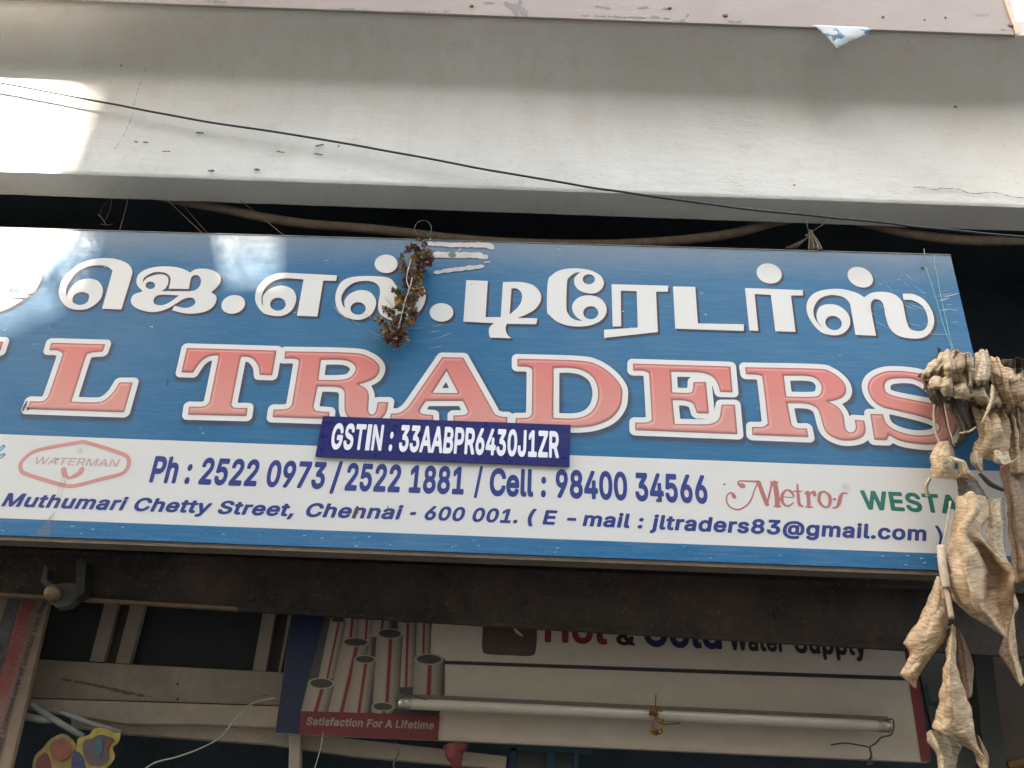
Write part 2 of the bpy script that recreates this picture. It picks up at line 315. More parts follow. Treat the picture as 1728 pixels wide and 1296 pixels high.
# outlines of the printed sans letters, in 1/1000 em
GB = {'&': ['149,-32 194,-37 239,-33 284,-20 324,0 344,-22 357,-29 439,-30 459,-21 468,-2 463,17 404,88 421,123 432,163 438,223 431,243 422,251 409,254 339,253 322,238 318,203 314,197 264,258 309,300 334,333 350,373 353,418 340,464 313,502 277,526 229,541 184,543 134,532 95,508 65,473 48,428 47,376 59,333 90,283 90,278 55,248 34,223 16,193 6,158 5,118 10,88 21,60 36,35 58,12 83,-8 114,-22', '179,77 159,83 144,93 133,107 128,123 129,143 134,156 164,187 169,187 247,93 219,80', '189,353 169,383 167,398 169,412 184,428 199,431 215,429 224,423 230,414 230,393 219,377'], '(': ['209,-126 249,-123 262,-111 266,-96 216,26 193,104 182,179 184,254 194,324 209,384 232,454 266,539 261,556 244,568 174,569 154,559 142,539 116,484 91,414 75,349 65,289 60,229 60,179 65,124 82,49 100,-6 124,-61 151,-111 159,-120 174,-126'], ')': ['72,-126 102,-125 119,-116 149,-61 173,-6 197,69 208,124 213,179 213,244 206,309 188,394 163,470 132,538 118,560 106,568 37,569 27,567 15,559 9,549 8,534 47,439 71,359 87,274 91,189 84,124 69,64 51,9 9,-86 7,-96 12,-112 25,-123'], ',': ['38,-149 93,-148 107,-139 113,-130 166,66 163,86 150,98 138,101 63,101 50,96 41,86 8,-119 10,-132 16,-141 25,-147'], '-': ['154,158 334,158 349,160 359,168 367,183 367,246 364,258 354,269 339,274 114,274 99,270 89,261 84,248 84,188 87,175 95,164 105,159'], '.': ['69,-30 95,-34 125,-29 150,-12 165,11 171,41 165,71 149,95 125,111 95,117 65,111 43,96 25,71 20,41 25,11 42,-12'], '/': ['44,-106 79,-105 93,-96 99,-86 264,524 262,546 255,555 244,561 169,561 157,554 149,539 -15,-71 -13,-89 -1,-102 10,-106'], '0': ['182,-32 228,-37 283,-29 323,-12 356,13 383,44 404,83 420,128 433,198 435,278 430,335 419,384 394,445 370,480 327,518 288,536 248,545 203,544 163,535 128,519 95,493 70,463 48,423 33,378 21,313 18,253 23,174 34,124 50,80 80,31 111,1 145,-20', '208,82 190,90 177,102 162,127 152,152 141,216 141,293 151,353 171,398 184,413 198,423 218,429 233,429 253,424 271,412 286,392 297,368 311,308 313,218 302,153 281,108 267,93 248,83 228,80'], '1': ['61,-26 76,-30 391,-30 407,-25 419,-10 421,59 410,78 391,85 306,85 306,510 299,528 286,537 201,539 186,536 67,450 59,440 56,425 56,355 62,340 73,331 86,328 101,332 181,391 182,386 182,85 76,85 56,77 47,60 46,0 51,-15'], '2': ['48,-26 64,-30 389,-30 404,-26 415,-15 419,0 419,60 413,74 404,83 389,87 222,88 317,190 363,245 394,295 408,340 411,370 409,400 393,449 378,474 359,495 334,515 308,529 274,540 239,545 194,543 159,535 129,523 99,502 72,475 54,445 41,410 36,360 42,343 57,333 129,332 144,337 155,350 160,385 169,405 185,420 209,428 244,427 270,416 285,397 290,370 284,340 258,300 39,64 34,50 34,-5 38,-16'], '3': ['168,-32 214,-37 254,-35 289,-27 319,-16 349,1 374,23 395,48 410,78 420,113 423,148 417,193 405,224 387,252 362,277 334,297 287,316 400,448 402,458 402,513 397,526 384,537 69,539 52,533 41,518 40,448 45,435 56,425 69,422 222,421 130,313 127,298 127,248 132,231 142,221 153,218 217,217 255,209 282,192 297,163 298,133 289,108 264,89 229,80 189,83 161,95 145,114 134,149 119,160 39,161 29,158 19,148 14,133 19,98 30,65 48,37 67,16 96,-5 134,-23'], '4': ['268,-27 280,-30 345,-30 360,-25 369,-15 372,-5 374,75 425,78 439,90 443,105 443,165 436,182 420,192 373,193 373,320 366,336 351,346 280,347 270,345 257,335 252,320 250,193 162,193 161,195 337,495 341,510 337,523 328,533 315,538 245,539 225,529 15,175 10,160 10,100 16,87 30,77 250,75 252,-5 257,-17'], '5': ['174,-32 220,-37 255,-34 290,-26 322,-12 351,8 376,33 395,61 410,93 420,143 417,206 410,233 397,263 367,306 328,337 280,357 230,364 200,361 171,354 170,359 177,418 180,422 365,422 385,428 393,438 396,448 396,513 389,528 375,537 95,539 79,533 67,518 38,258 42,236 60,224 130,216 140,218 162,233 185,242 210,247 235,245 258,237 275,224 288,206 296,183 296,143 285,114 265,93 235,81 203,82 175,94 158,113 148,146 131,159 55,160 40,153 33,143 31,118 38,83 49,58 67,31 87,11 113,-8 140,-22'], '6': ['183,-32 224,-37 259,-34 294,-26 325,-12 353,8 377,33 399,68 412,103 418,143 416,193 404,238 388,268 365,295 331,321 299,335 246,345 350,498 352,511 348,523 339,534 329,538 249,538 230,528 87,318 59,265 41,218 34,178 35,139 44,93 59,59 86,21 113,-2 144,-20', '204,82 180,95 162,121 155,153 159,188 174,213 194,228 219,235 249,232 273,218 291,193 297,163 293,128 280,103 259,86 234,79'], '7': ['81,-26 97,-30 167,-30 181,-25 191,-15 419,440 420,513 416,525 406,534 392,539 62,539 47,535 37,525 32,510 32,450 37,435 51,424 275,420 69,10 69,-10'], '8': ['176,-32 222,-37 262,-35 300,-27 342,-9 372,11 402,43 419,73 429,108 430,148 420,196 396,237 365,268 392,303 409,348 411,393 401,438 377,479 347,508 305,531 262,543 227,546 182,541 147,531 117,516 87,492 67,468 51,438 43,408 41,368 47,333 61,302 87,268 52,232 30,188 22,138 29,88 49,45 83,9 123,-16', '197,82 165,96 149,118 146,133 147,153 159,178 182,196 217,205 255,201 285,186 300,168 306,148 305,123 294,103 277,90 252,81 227,79', '202,323 179,335 167,353 163,383 172,407 192,423 217,429 247,428 271,417 283,403 289,383 288,363 279,343 267,331 247,322 227,320'], '9': ['117,-27 129,-30 204,-30 223,-20 365,190 395,245 411,290 418,330 418,365 412,403 395,447 375,477 351,502 314,526 279,539 244,545 194,543 159,535 129,521 99,500 75,475 53,440 40,405 34,365 36,315 49,270 65,241 87,214 122,188 154,174 207,163 104,13 100,0 102,-10', '214,274 188,284 167,305 157,335 157,370 166,395 184,416 209,428 239,429 264,420 286,397 296,370 296,335 286,305 269,286 244,275'], ':': ['69,-30 95,-34 125,-29 150,-12 165,11 171,41 165,71 149,95 125,111 95,117 65,111 43,96 25,71 20,41 25,11 42,-12', '69,245 95,241 125,246 150,264 165,286 171,316 165,346 149,370 125,386 95,392 65,386 43,371 25,346 20,316 25,287 42,263'], '@': ['285,-160 375,-165 460,-152 520,-132 531,-120 534,-102 516,-45 500,-31 485,-29 430,-45 385,-54 340,-55 300,-51 260,-41 228,-27 196,-5 169,25 148,63 135,105 128,160 129,215 139,265 154,305 176,340 206,370 238,390 270,402 310,410 350,412 395,408 425,401 460,385 483,370 482,366 489,365 485,363 476,365 415,365 400,358 352,372 295,370 265,360 237,345 208,320 189,295 172,260 161,215 159,168 163,130 176,86 191,56 219,23 247,2 290,-14 340,-17 380,-8 420,14 450,-6 485,-16 520,-19 560,-14 595,3 622,30 642,65 657,115 665,190 663,255 646,326 620,380 584,428 538,467 483,497 420,515 350,522 275,516 210,499 152,470 105,433 73,395 41,340 20,275 11,200 11,155 16,105 33,37 62,-24 101,-74 152,-114 213,-143', '515,89 507,95 504,110 502,345 505,348 523,323 538,292 548,255 551,225 549,155 542,115 533,95 525,90', '305,100 287,117 276,145 272,185 277,220 290,243 310,258 335,261 362,257 380,244 390,215 391,170 384,130 373,110 359,100 330,95'], 'A': ['1,-26 16,-30 86,-30 106,-21 113,-10 155,110 161,112 323,112 367,-10 377,-24 391,-30 466,-30 479,-25 489,-15 493,-5 491,10 305,518 291,535 276,539 196,538 181,531 174,520 -12,10 -12,-10', '201,229 197,231 236,346 241,345 281,230'], 'B': ['44,-26 60,-30 245,-30 310,-24 345,-14 382,5 410,30 428,55 439,80 446,110 447,150 443,178 435,205 423,227 385,270 407,295 421,325 428,360 425,405 415,440 399,469 378,493 345,516 310,530 255,538 60,539 45,535 35,525 30,510 30,0 34,-15', '155,89 155,201 250,201 275,198 304,183 321,160 325,140 322,120 313,105 297,95 260,88', '155,317 155,421 265,420 286,411 300,395 305,380 304,355 295,339 278,325 245,316'], 'C': ['215,-32 265,-37 310,-34 360,-20 400,0 440,32 466,63 488,103 502,153 503,163 498,176 481,189 400,189 384,178 366,133 344,108 310,90 265,83 230,88 199,102 173,126 153,156 142,185 136,218 134,273 138,308 147,338 165,373 185,396 210,413 240,423 270,426 300,422 325,413 343,401 358,386 370,368 384,331 400,319 480,319 495,328 501,338 503,348 500,367 486,409 467,445 442,475 418,496 385,518 350,533 310,542 245,545 200,537 155,521 115,496 80,463 45,411 26,363 14,313 10,253 14,197 31,128 54,82 81,44 118,11 155,-12'], 'E': ['44,-26 60,-30 375,-30 390,-26 401,-15 405,0 405,60 400,75 385,85 157,87 155,90 155,196 160,199 365,200 375,206 384,220 385,265 385,290 382,300 374,309 360,315 156,316 155,420 370,422 385,424 397,435 402,450 402,515 397,527 389,534 370,539 60,539 45,535 35,525 30,510 30,0 34,-15'], 'F': ['44,-26 60,-30 125,-30 140,-26 151,-15 155,0 155,191 350,191 361,195 371,205 376,220 376,280 371,295 360,305 345,308 155,310 155,420 370,422 383,425 394,435 399,450 398,515 393,527 385,534 370,539 60,539 45,535 35,525 30,510 30,0 34,-15'], 'G': ['219,-33 270,-37 315,-33 370,-17 409,3 440,29 475,73 494,113 504,153 508,198 507,263 495,280 475,286 280,286 270,283 258,273 253,258 253,198 255,188 263,176 280,169 381,169 375,148 360,123 345,108 320,93 295,85 270,83 245,85 220,92 183,116 166,134 152,158 142,185 136,218 134,273 138,308 147,338 165,373 185,396 210,413 240,423 265,426 295,423 321,414 354,387 368,366 383,331 400,320 480,319 495,327 502,338 502,364 487,408 468,443 442,475 412,500 385,517 350,532 310,542 260,545 200,538 155,521 115,497 80,464 51,423 25,363 14,313 10,253 14,197 31,128 54,81 83,41 130,2 175,-21'], 'H': ['44,-26 60,-30 125,-30 140,-26 151,-15 155,0 155,200 160,202 362,202 362,0 366,-14 375,-25 390,-30 460,-30 470,-27 480,-19 487,0 487,510 483,523 475,532 460,539 390,539 375,533 365,521 362,510 360,319 155,320 155,510 150,525 140,535 125,539 55,538 45,535 35,525 30,510 30,0 34,-15'], 'I': ['15,-26 31,-30 271,-30 286,-25 296,-14 299,0 299,60 292,76 276,86 213,87 213,92 213,415 216,422 276,422 294,435 299,450 299,513 293,527 282,536 271,539 31,539 16,535 3,520 1,450 8,432 26,422 88,422 88,417 88,90 81,87 26,87 16,83 6,73 1,60 1,-5 5,-16'], 'J': ['138,-32 163,-36 208,-36 238,-30 275,-17 298,-3 318,15 340,43 353,69 362,98 366,143 366,508 361,526 347,537 268,538 253,532 243,518 242,143 237,113 228,97 213,86 193,80 168,82 147,92 136,106 130,123 126,183 119,194 108,201 28,202 13,195 5,183 5,115 15,73 27,47 41,26 72,-3 97,-18'], 'L': ['44,-26 60,-30 365,-30 384,-20 391,-5 390,65 383,78 371,86 157,87 155,90 155,510 148,528 130,538 55,538 39,530 31,515 30,0 34,-15'], 'M': ['44,-26 60,-30 125,-30 140,-24 150,-10 152,240 155,248 258,-12 270,-25 285,-30 345,-30 355,-27 365,-19 470,245 474,239 474,0 477,-13 486,-24 500,-30 570,-30 590,-20 598,0 598,505 596,520 589,529 570,539 475,539 460,534 451,525 315,172 176,526 165,535 150,539 60,539 50,537 39,530 30,510 30,0 34,-15'], 'N': ['44,-26 60,-30 130,-30 145,-22 153,-10 155,308 156,300 160,301 365,-20 385,-30 460,-30 475,-28 486,-20 493,0 493,510 491,521 482,532 465,539 395,538 380,532 371,520 369,215 365,204 156,531 140,538 60,539 45,535 35,525 30,510 30,0 34,-15'], 'P': ['44,-26 60,-30 125,-30 140,-26 151,-15 155,0 155,155 255,156 315,167 345,180 375,200 399,225 415,250 428,280 436,315 438,365 433,400 417,442 400,469 375,495 348,513 310,529 255,538 60,539 45,535 35,525 30,510 30,0 34,-15', '155,274 155,421 255,420 279,414 297,402 311,376 314,345 307,310 293,290 275,279 250,273'], 'R': ['44,-26 60,-30 125,-30 140,-26 151,-15 155,0 155,165 160,168 230,166 326,-14 336,-24 350,-30 430,-30 444,-25 454,-15 458,0 454,14 356,195 398,230 425,275 434,305 439,335 439,370 434,400 423,433 408,462 387,487 349,514 310,529 255,538 60,539 45,535 35,525 30,510 30,0 34,-15', '155,285 155,421 260,420 285,412 303,398 313,375 315,345 310,320 295,300 280,292 255,286'], 'S': ['168,-34 223,-39 263,-37 303,-29 348,-10 378,10 404,36 424,71 435,106 438,151 430,191 414,222 386,254 358,274 323,291 178,337 157,350 147,365 148,391 163,411 188,423 223,428 258,425 285,413 301,396 313,361 328,349 403,348 414,351 426,361 431,376 426,414 411,451 393,476 371,499 343,517 313,531 278,541 243,545 193,544 153,535 113,519 83,500 53,469 34,436 25,406 22,371 27,331 42,296 68,266 96,244 133,225 284,177 303,166 314,151 313,125 297,101 263,84 223,79 183,85 156,98 140,118 130,153 113,165 33,166 16,156 8,136 13,101 25,68 48,31 73,7 101,-11 132,-25'], 'T': ['176,-25 192,-30 262,-30 277,-22 285,-10 287,420 417,422 437,429 444,440 447,450 447,510 442,525 428,536 32,539 17,535 4,520 2,450 7,435 17,426 32,422 163,421 163,0 167,-15'], 'U': ['205,-33 240,-38 280,-37 320,-32 360,-19 395,-1 424,22 446,47 468,82 480,117 487,172 487,512 481,527 470,536 460,539 390,539 375,533 366,522 363,507 363,182 360,152 347,122 325,100 300,87 260,82 225,85 193,100 170,122 157,152 154,182 154,507 151,523 142,533 130,538 60,539 45,535 33,522 30,507 30,172 39,112 59,65 94,21 141,-12 175,-26'], 'V': ['190,-27 201,-30 281,-30 294,-25 304,-15 492,500 491,520 477,535 461,539 391,539 380,535 370,525 241,156 108,527 97,536 86,539 16,539 1,535 -11,520 -14,510 -11,495 176,-10'], 'W': ['140,-26 156,-30 231,-30 246,-25 256,-15 341,295 346,287 430,-16 441,-26 456,-30 531,-30 551,-21 560,-5 698,500 699,515 691,530 671,539 601,539 589,535 578,525 491,201 409,515 403,527 396,534 381,539 301,538 291,535 281,525 196,209 191,207 107,525 97,535 81,539 11,538 -5,530 -13,515 -12,500 126,-6 130,-16'], 'Z': ['25,-25 40,-30 400,-30 415,-25 425,-15 429,0 429,60 423,75 410,85 178,88 424,450 427,511 423,523 414,533 395,539 40,539 25,535 15,525 10,510 11,446 17,432 29,424 261,421 15,60 12,50 12,-5 17,-18'], 'a': ['115,-34 145,-38 185,-37 215,-31 250,-15 259,-25 270,-29 340,-30 355,-23 365,-9 367,251 362,296 349,335 328,364 300,387 265,403 225,412 185,414 145,409 110,399 80,384 50,361 31,336 13,301 13,281 25,266 95,244 115,248 145,286 175,299 200,301 220,297 234,290 243,276 245,261 240,258 130,242 70,223 33,196 10,161 2,131 1,96 6,66 17,38 38,9 59,-10 82,-22', '160,76 140,81 125,91 122,111 128,121 160,135 246,147 241,116 225,94 195,78'], 'b': ['187,-33 218,-38 248,-37 298,-26 343,0 377,37 403,87 418,147 419,212 411,267 396,307 370,349 343,376 313,395 268,411 228,414 183,409 144,393 144,512 138,527 130,534 118,538 48,538 33,531 23,512 24,-8 33,-23 48,-30 118,-29 128,-26 143,-13 168,-27', '193,82 167,101 150,134 143,177 147,232 160,267 178,287 203,298 238,298 253,293 268,282 281,265 289,248 298,202 294,147 280,112 258,87 228,77'], 'c': ['164,-34 204,-38 239,-36 279,-26 309,-12 336,7 360,32 379,62 392,97 391,113 379,128 309,147 294,145 284,139 268,107 254,91 239,82 219,77 189,78 169,86 153,100 139,122 127,167 129,222 143,262 154,277 169,290 184,297 204,300 241,293 263,276 282,240 299,232 374,250 384,257 390,267 391,282 380,313 365,338 347,360 304,392 249,411 209,414 169,411 134,402 99,384 69,360 39,322 21,287 10,247 4,192 7,147 15,107 31,68 59,27 85,2 119,-19'], 'd': ['154,-34 194,-38 229,-35 255,-28 284,-12 294,-23 308,-30 374,-30 389,-24 399,-12 402,2 402,507 397,525 384,536 309,539 299,536 287,527 281,512 279,392 245,408 209,414 164,412 127,402 94,385 66,362 44,334 22,292 9,247 4,187 10,127 21,87 44,42 69,12 110,-18', '179,81 152,100 136,129 127,177 129,222 139,257 159,284 184,297 219,299 236,294 251,284 264,267 272,252 281,202 278,152 265,112 244,88 214,77'], 'e': ['164,-33 194,-38 239,-37 279,-29 309,-16 339,3 364,27 384,57 395,87 392,104 379,117 309,135 294,134 284,127 269,100 255,87 224,77 194,78 172,84 151,99 137,120 131,137 134,139 374,139 389,145 399,159 401,212 397,249 385,292 367,329 340,363 309,386 275,403 239,412 204,414 164,411 129,400 95,382 61,352 39,322 21,287 10,247 5,207 7,147 16,104 37,57 59,26 88,0 119,-19', '134,252 145,272 164,289 184,298 204,300 229,297 246,289 263,271 271,252'], 'f': ['66,-26 81,-30 146,-30 161,-22 170,-10 172,295 241,300 253,310 258,330 258,381 251,399 231,409 172,410 173,430 176,439 186,443 236,440 246,445 254,455 272,515 272,525 264,542 246,551 215,558 176,560 141,553 111,540 85,520 63,490 53,460 49,410 -4,408 -15,400 -22,390 -23,325 -18,310 -1,298 49,297 51,294 51,0 55,-15'], 'g': ['154,-176 194,-180 239,-179 274,-173 304,-163 329,-150 354,-131 376,-106 391,-76 399,-46 402,-11 402,379 397,397 384,407 309,409 294,403 284,389 255,405 219,413 179,414 139,406 99,388 69,364 44,334 21,289 6,229 4,189 7,149 22,92 37,62 58,33 111,-9 120,-11 121,-14 124,-12 159,-22 194,-25 224,-23 254,-16 281,-4 279,-26 270,-46 249,-60 229,-65 193,-67 164,-60 144,-46 118,-16 118,-11 89,-13 27,-51 21,-66 23,-81 34,-101 55,-125 73,-141 99,-157', '199,89 167,98 144,119 129,159 127,204 136,249 154,279 179,296 214,299 244,289 266,266 280,225 282,179 275,139 258,109 234,94'], 'h': ['37,-26 53,-30 118,-30 130,-25 140,-15 144,0 146,250 154,270 166,285 183,294 203,299 228,297 246,288 257,275 264,256 266,0 271,-17 281,-26 293,-30 363,-29 378,-22 387,-5 386,259 379,305 367,335 352,359 332,379 308,396 273,409 243,414 208,413 178,407 146,394 144,396 143,515 134,531 118,538 48,538 31,530 23,515 23,0 27,-15'], 'i': ['36,-25 51,-30 121,-29 136,-20 143,-5 144,380 136,400 120,409 46,409 31,400 23,385 23,0 26,-15', '65,414 96,412 121,423 141,440 154,465 155,494 146,520 127,540 103,551 71,553 46,544 25,525 13,500 12,475 20,449 39,428'], 'j': ['0,-173 55,-166 91,-148 108,-133 123,-113 140,-68 144,-28 144,382 137,399 120,409 84,411 45,408 30,399 24,387 22,-38 15,-54 -15,-57 -30,-64 -36,-73 -40,-88 -37,-155 -22,-170', '59,416 90,413 115,420 135,434 151,457 156,482 150,512 133,535 110,549 85,554 55,548 31,532 15,507 11,482 17,454 34,431'], 'l': ['102,-28 143,-32 188,-26 198,-22 206,-12 210,8 198,63 193,73 178,83 147,82 145,85 142,518 132,532 118,538 48,538 33,531 23,513 23,68 34,28 51,1 76,-19'], 'm': ['37,-26 53,-30 118,-30 130,-25 140,-15 144,0 145,255 152,275 163,287 178,296 198,300 213,299 228,293 239,281 243,270 244,0 246,-11 255,-23 273,-30 338,-30 352,-25 361,-15 365,0 366,260 371,275 383,289 398,297 418,300 438,298 453,290 461,280 465,265 466,0 469,-14 478,-24 493,-30 558,-30 573,-25 583,-15 587,0 586,270 578,316 559,356 535,382 513,397 486,409 453,415 413,415 383,408 348,391 323,371 318,372 283,401 238,415 188,413 141,394 128,405 116,409 53,409 37,405 25,390 23,375 23,0 27,-15'], 'n': ['37,-26 53,-30 118,-30 130,-25 140,-15 144,0 146,250 154,270 168,286 188,296 208,299 228,297 246,288 257,275 264,255 266,0 270,-15 281,-26 298,-30 363,-29 374,-25 383,-16 387,0 385,275 379,306 365,338 345,367 321,388 283,406 228,414 178,407 143,391 127,405 113,409 48,409 37,405 28,396 23,380 23,0 27,-15'], 'o': ['164,-34 204,-38 244,-35 279,-26 316,-8 344,14 375,52 393,87 405,127 411,187 408,231 395,283 378,320 354,352 316,384 283,401 244,411 204,414 154,408 119,395 89,377 61,352 39,322 21,287 10,247 4,192 7,147 15,107 31,68 59,27 85,2 119,-19', '204,77 174,83 148,106 131,147 126,192 133,237 150,272 174,293 209,300 241,293 256,283 267,270 284,232 289,187 282,137 264,102 239,82'], 'p': ['98,-173 128,-169 142,-153 145,-18 148,-16 183,-32 218,-38 263,-35 298,-26 332,-8 361,17 388,54 405,92 417,142 420,187 415,247 404,289 380,335 355,365 318,393 283,407 248,414 203,413 168,404 143,390 129,404 118,409 53,409 33,402 24,387 23,-148 29,-161 43,-171', '213,77 183,87 160,112 146,152 143,202 150,242 168,277 193,295 228,299 256,291 281,265 295,222 298,177 289,132 273,101 248,82'], 'r': ['37,-26 53,-30 118,-30 130,-25 140,-15 144,0 146,255 158,276 178,290 203,296 248,293 258,296 268,305 273,320 273,385 269,400 258,410 243,414 198,414 173,409 138,394 130,403 118,409 53,409 38,405 27,395 23,380 23,0 27,-15'], 's': ['135,-34 171,-38 216,-36 246,-30 281,-17 310,2 331,22 350,52 358,77 361,117 354,150 338,180 319,200 302,213 271,228 165,256 147,264 139,272 141,284 151,294 166,300 186,302 206,301 219,296 233,282 246,257 262,248 276,248 331,261 348,272 354,287 353,299 340,331 322,358 287,389 241,408 206,414 171,414 131,407 101,397 71,379 47,357 28,327 20,302 18,259 25,227 39,201 61,178 106,152 216,123 230,116 237,108 236,97 226,86 206,78 181,75 157,78 140,86 130,97 118,124 101,136 91,136 26,123 11,112 6,97 9,75 20,47 38,19 58,0 79,-14 103,-25'], 't': ['126,-29 166,-34 211,-30 231,-22 242,-4 231,61 224,74 206,83 161,81 158,83 156,96 156,296 206,297 226,308 234,326 234,381 228,397 213,408 156,410 156,476 152,486 142,496 126,501 61,501 46,495 36,481 34,411 -4,408 -14,401 -21,391 -23,321 -17,308 -5,299 33,297 35,294 35,91 44,41 59,13 73,-2 100,-20'], 'u': ['142,-31 183,-35 213,-33 243,-24 268,-12 282,-25 293,-29 358,-30 373,-26 383,-15 387,0 387,380 383,395 373,405 358,409 293,409 280,405 270,395 266,380 264,130 256,110 243,94 223,83 203,80 183,82 164,91 152,105 146,123 144,380 139,395 131,404 118,409 63,409 43,408 27,395 23,380 23,140 25,105 31,75 48,35 70,7 102,-16'], 'y': ['51,-171 102,-175 132,-170 152,-163 187,-139 217,-100 232,-68 400,370 400,390 387,405 372,409 302,409 282,399 197,170 192,168 107,399 87,409 17,409 2,405 -8,395 -12,385 -11,370 130,0 117,-38 106,-55 92,-60 52,-57 40,-65 33,-75 19,-130 18,-145 30,-163'], 'z': ['26,-26 42,-30 337,-30 352,-27 362,-19 368,-5 368,60 364,72 354,82 342,86 188,86 186,90 358,315 363,330 363,380 359,393 350,404 332,409 47,409 32,405 22,395 18,380 18,320 23,306 33,297 47,293 193,292 15,60 12,45 12,-5 16,-16']}
GR = {'A': ['17,-4 87,-3 137,136 142,138 339,138 393,-3 462,-4 467,1 278,512 202,513 197,509 13,1', '162,204 237,437 317,206 312,203'], 'E': ['61,-4 371,-4 376,-4 379,1 379,56 376,61 131,61 129,64 129,221 131,224 356,225 359,231 359,286 356,290 130,290 129,446 371,448 376,451 376,511 57,511 56,1'], 'M': ['61,-4 121,-4 126,1 126,404 164,296 283,-2 341,-4 346,1 460,291 501,407 500,1 506,-4 566,-4 571,-1 571,511 474,511 348,186 316,90 282,186 155,510 151,513 57,511 56,1'], 'N': ['61,-4 126,-4 129,1 126,411 127,402 131,403 197,291 383,-2 466,-2 466,511 396,511 396,99 395,110 391,108 354,174 140,510 136,513 57,511 56,1'], 'R': ['61,-4 121,-4 126,-4 129,1 129,191 136,194 244,194 351,-3 426,-4 431,-1 320,206 361,231 386,257 405,296 413,336 411,385 394,434 368,468 336,491 304,504 256,512 57,511 56,1', '131,259 129,264 129,441 131,448 266,445 296,436 321,416 331,401 338,381 341,341 332,306 313,281 286,266 256,260'], 'T': ['193,-4 258,-4 261,1 261,446 418,448 421,456 419,512 29,511 28,451 30,448 189,447 189,1'], 'W': ['157,-4 227,-4 235,1 325,336 342,412 363,326 451,0 457,-4 532,-3 673,511 600,511 492,84 471,175 383,511 307,513 302,509 192,86 171,181 86,510 82,513 14,511 151,1']}
ADV = {'&': 448, '(': 273, ')': 273, ',': 188, '-': 330, '.': 188, '/': 249, '0': 453, '1': 453, '2': 453, '3': 453, '4': 453, '5': 453, '6': 453, '7': 453, '8': 453, '9': 453, ':': 188, '@': 676, 'A': 480, 'B': 456, 'C': 510, 'E': 419, 'F': 410, 'G': 520, 'H': 517, 'I': 192, 'J': 396, 'L': 393, 'M': 628, 'N': 523, 'P': 445, 'R': 449, 'S': 447, 'T': 449, 'U': 517, 'V': 480, 'W': 686, 'Z': 438, 'a': 389, 'b': 424, 'c': 396, 'd': 424, 'e': 404, 'f': 254, 'g': 425, 'h': 410, 'i': 167, 'j': 167, 'l': 189, 'm': 610, 'n': 410, 'o': 415, 'p': 424, 'r': 259, 's': 365, 't': 227, 'u': 410, 'y': 389, 'z': 380, ' ': 188}
from mathutils.geometry import tessellate_polygon
_l = [tuple(int(c) for c in t.split(',')) for t in GB['l'][0].split()]; _x0, _x1 = min(a for a, b in _l), max(a for a, b in _l)
_h = [tuple(int(c) for c in t.split(',')) for t in GB['H'][0].split()]; _y0, _y1 = min(b for a, b in _h), max(b for a, b in _h)
GB['I'] = ['%d,%d %d,%d %d,%d %d,%d' % (_x0, _y0, _x1, _y0, _x1, _y1, _x0, _y1)]; ADV['I'] = 215
_gc = {}
def glyph_mesh(ch, face):
    """filled outline of one printed character (outlines kept as plain numbers in GB / GR)"""
    if (ch, face) in _gc: return _gc[(ch, face)]
    Ls = [[tuple(int(c) / 1000 for c in t.split(',')) for t in L.split()] for L in (GB if face == 'B' else GR)[ch]]
    area = lambda q: 0.5 * sum(a[0] * b[1] - b[0] * a[1] for a, b in zip(q, q[1:] + q[:1]))
    def inside(p, q):
        r = False
        for (x1, y1), (x2, y2) in zip(q, q[1:] + q[:1]):
            if (y1 > p[1]) != (y2 > p[1]) and p[0] < (x2 - x1) * (p[1] - y1) / (y2 - y1) + x1: r = not r
        return r
    depth = [sum(inside(L[0], M_) for M_ in Ls if M_ is not L) for L in Ls]
    v = []; f = []
    for L, d in zip(Ls, depth):
        if d % 2: continue
        grp = [L] + [H for H, dh in zip(Ls, depth) if dh == d + 1 and inside(H[0], L)]
        tr = tessellate_polygon([[Vector((x, y, 0)) for x, y in q] for q in grp])
        k = len(v); v += [p for q in grp for p in q]; f += [tuple(i + k for i in t) for t in tr]
    _gc[(ch, face)] = (np.array(v), f)
    return _gc[(ch, face)]
def lettering(name, body, bl, br, cap, Y, mat, parent, lift, shear=0.0, spacing=1.0, face='B', up=None):
    """text line: baseline from pixel bl to pixel br on plane Y, capital height cap in pixels, italic shear"""
    V = []; Fs = []; x = 0.0
    for ch in body:
        if ch != ' ':
            v, f = glyph_mesh(ch, face); k = sum(len(q) for q in V)
            V.append(v + [x, 0]); Fs += [tuple(i + k for i in t) for t in f]
        x += ADV[ch] / 1000 * spacing + (0.030 if face == 'B' else 0.0)
    v = np.concatenate(V); ref, _ = glyph_mesh('H' if face == 'B' else 'E' if face == 'R' and 'E' in GR else 'H', 'B' if face == 'B' else 'R')
    base = ref[:, 1].min(); h = ref[:, 1].max() - base
    A = P(*bl, Y); B = P(*br, Y)
    upv = (P(bl[0], bl[1] - cap, Y) - A); upv = Vector((0, 0, upv.z)) if up is None else (P(*up, Y) - A)
    L = (B - A); Ln = L.length; e = L / Ln
    zz = (v[:, 1] - base) / h; sk = shear * upv.length
    k = Ln / (v[:, 0].max() - v[:, 0].min())
    for _ in range(6):
        xx = v[:, 0] * k + zz * sk; k *= Ln / (xx.max() - xx.min())
    xx = v[:, 0] * k + zz * sk; xx -= xx.min()
    out = [A + e * float(a) + upv * float(b) + Vector((0, -lift, 0)) for a, b in zip(xx, zz)]
    return mkmesh(name, out, Fs, mat, parent)
# ---------------------------------------------------------------- depths (metres from the camera, towards the shop)
Y_BOX, Y_WALL, Y_SIGN, Y_BEAM, Y_AD, Y_BACK = 2.35, 2.55, 2.62, 2.80, 3.02, 3.75

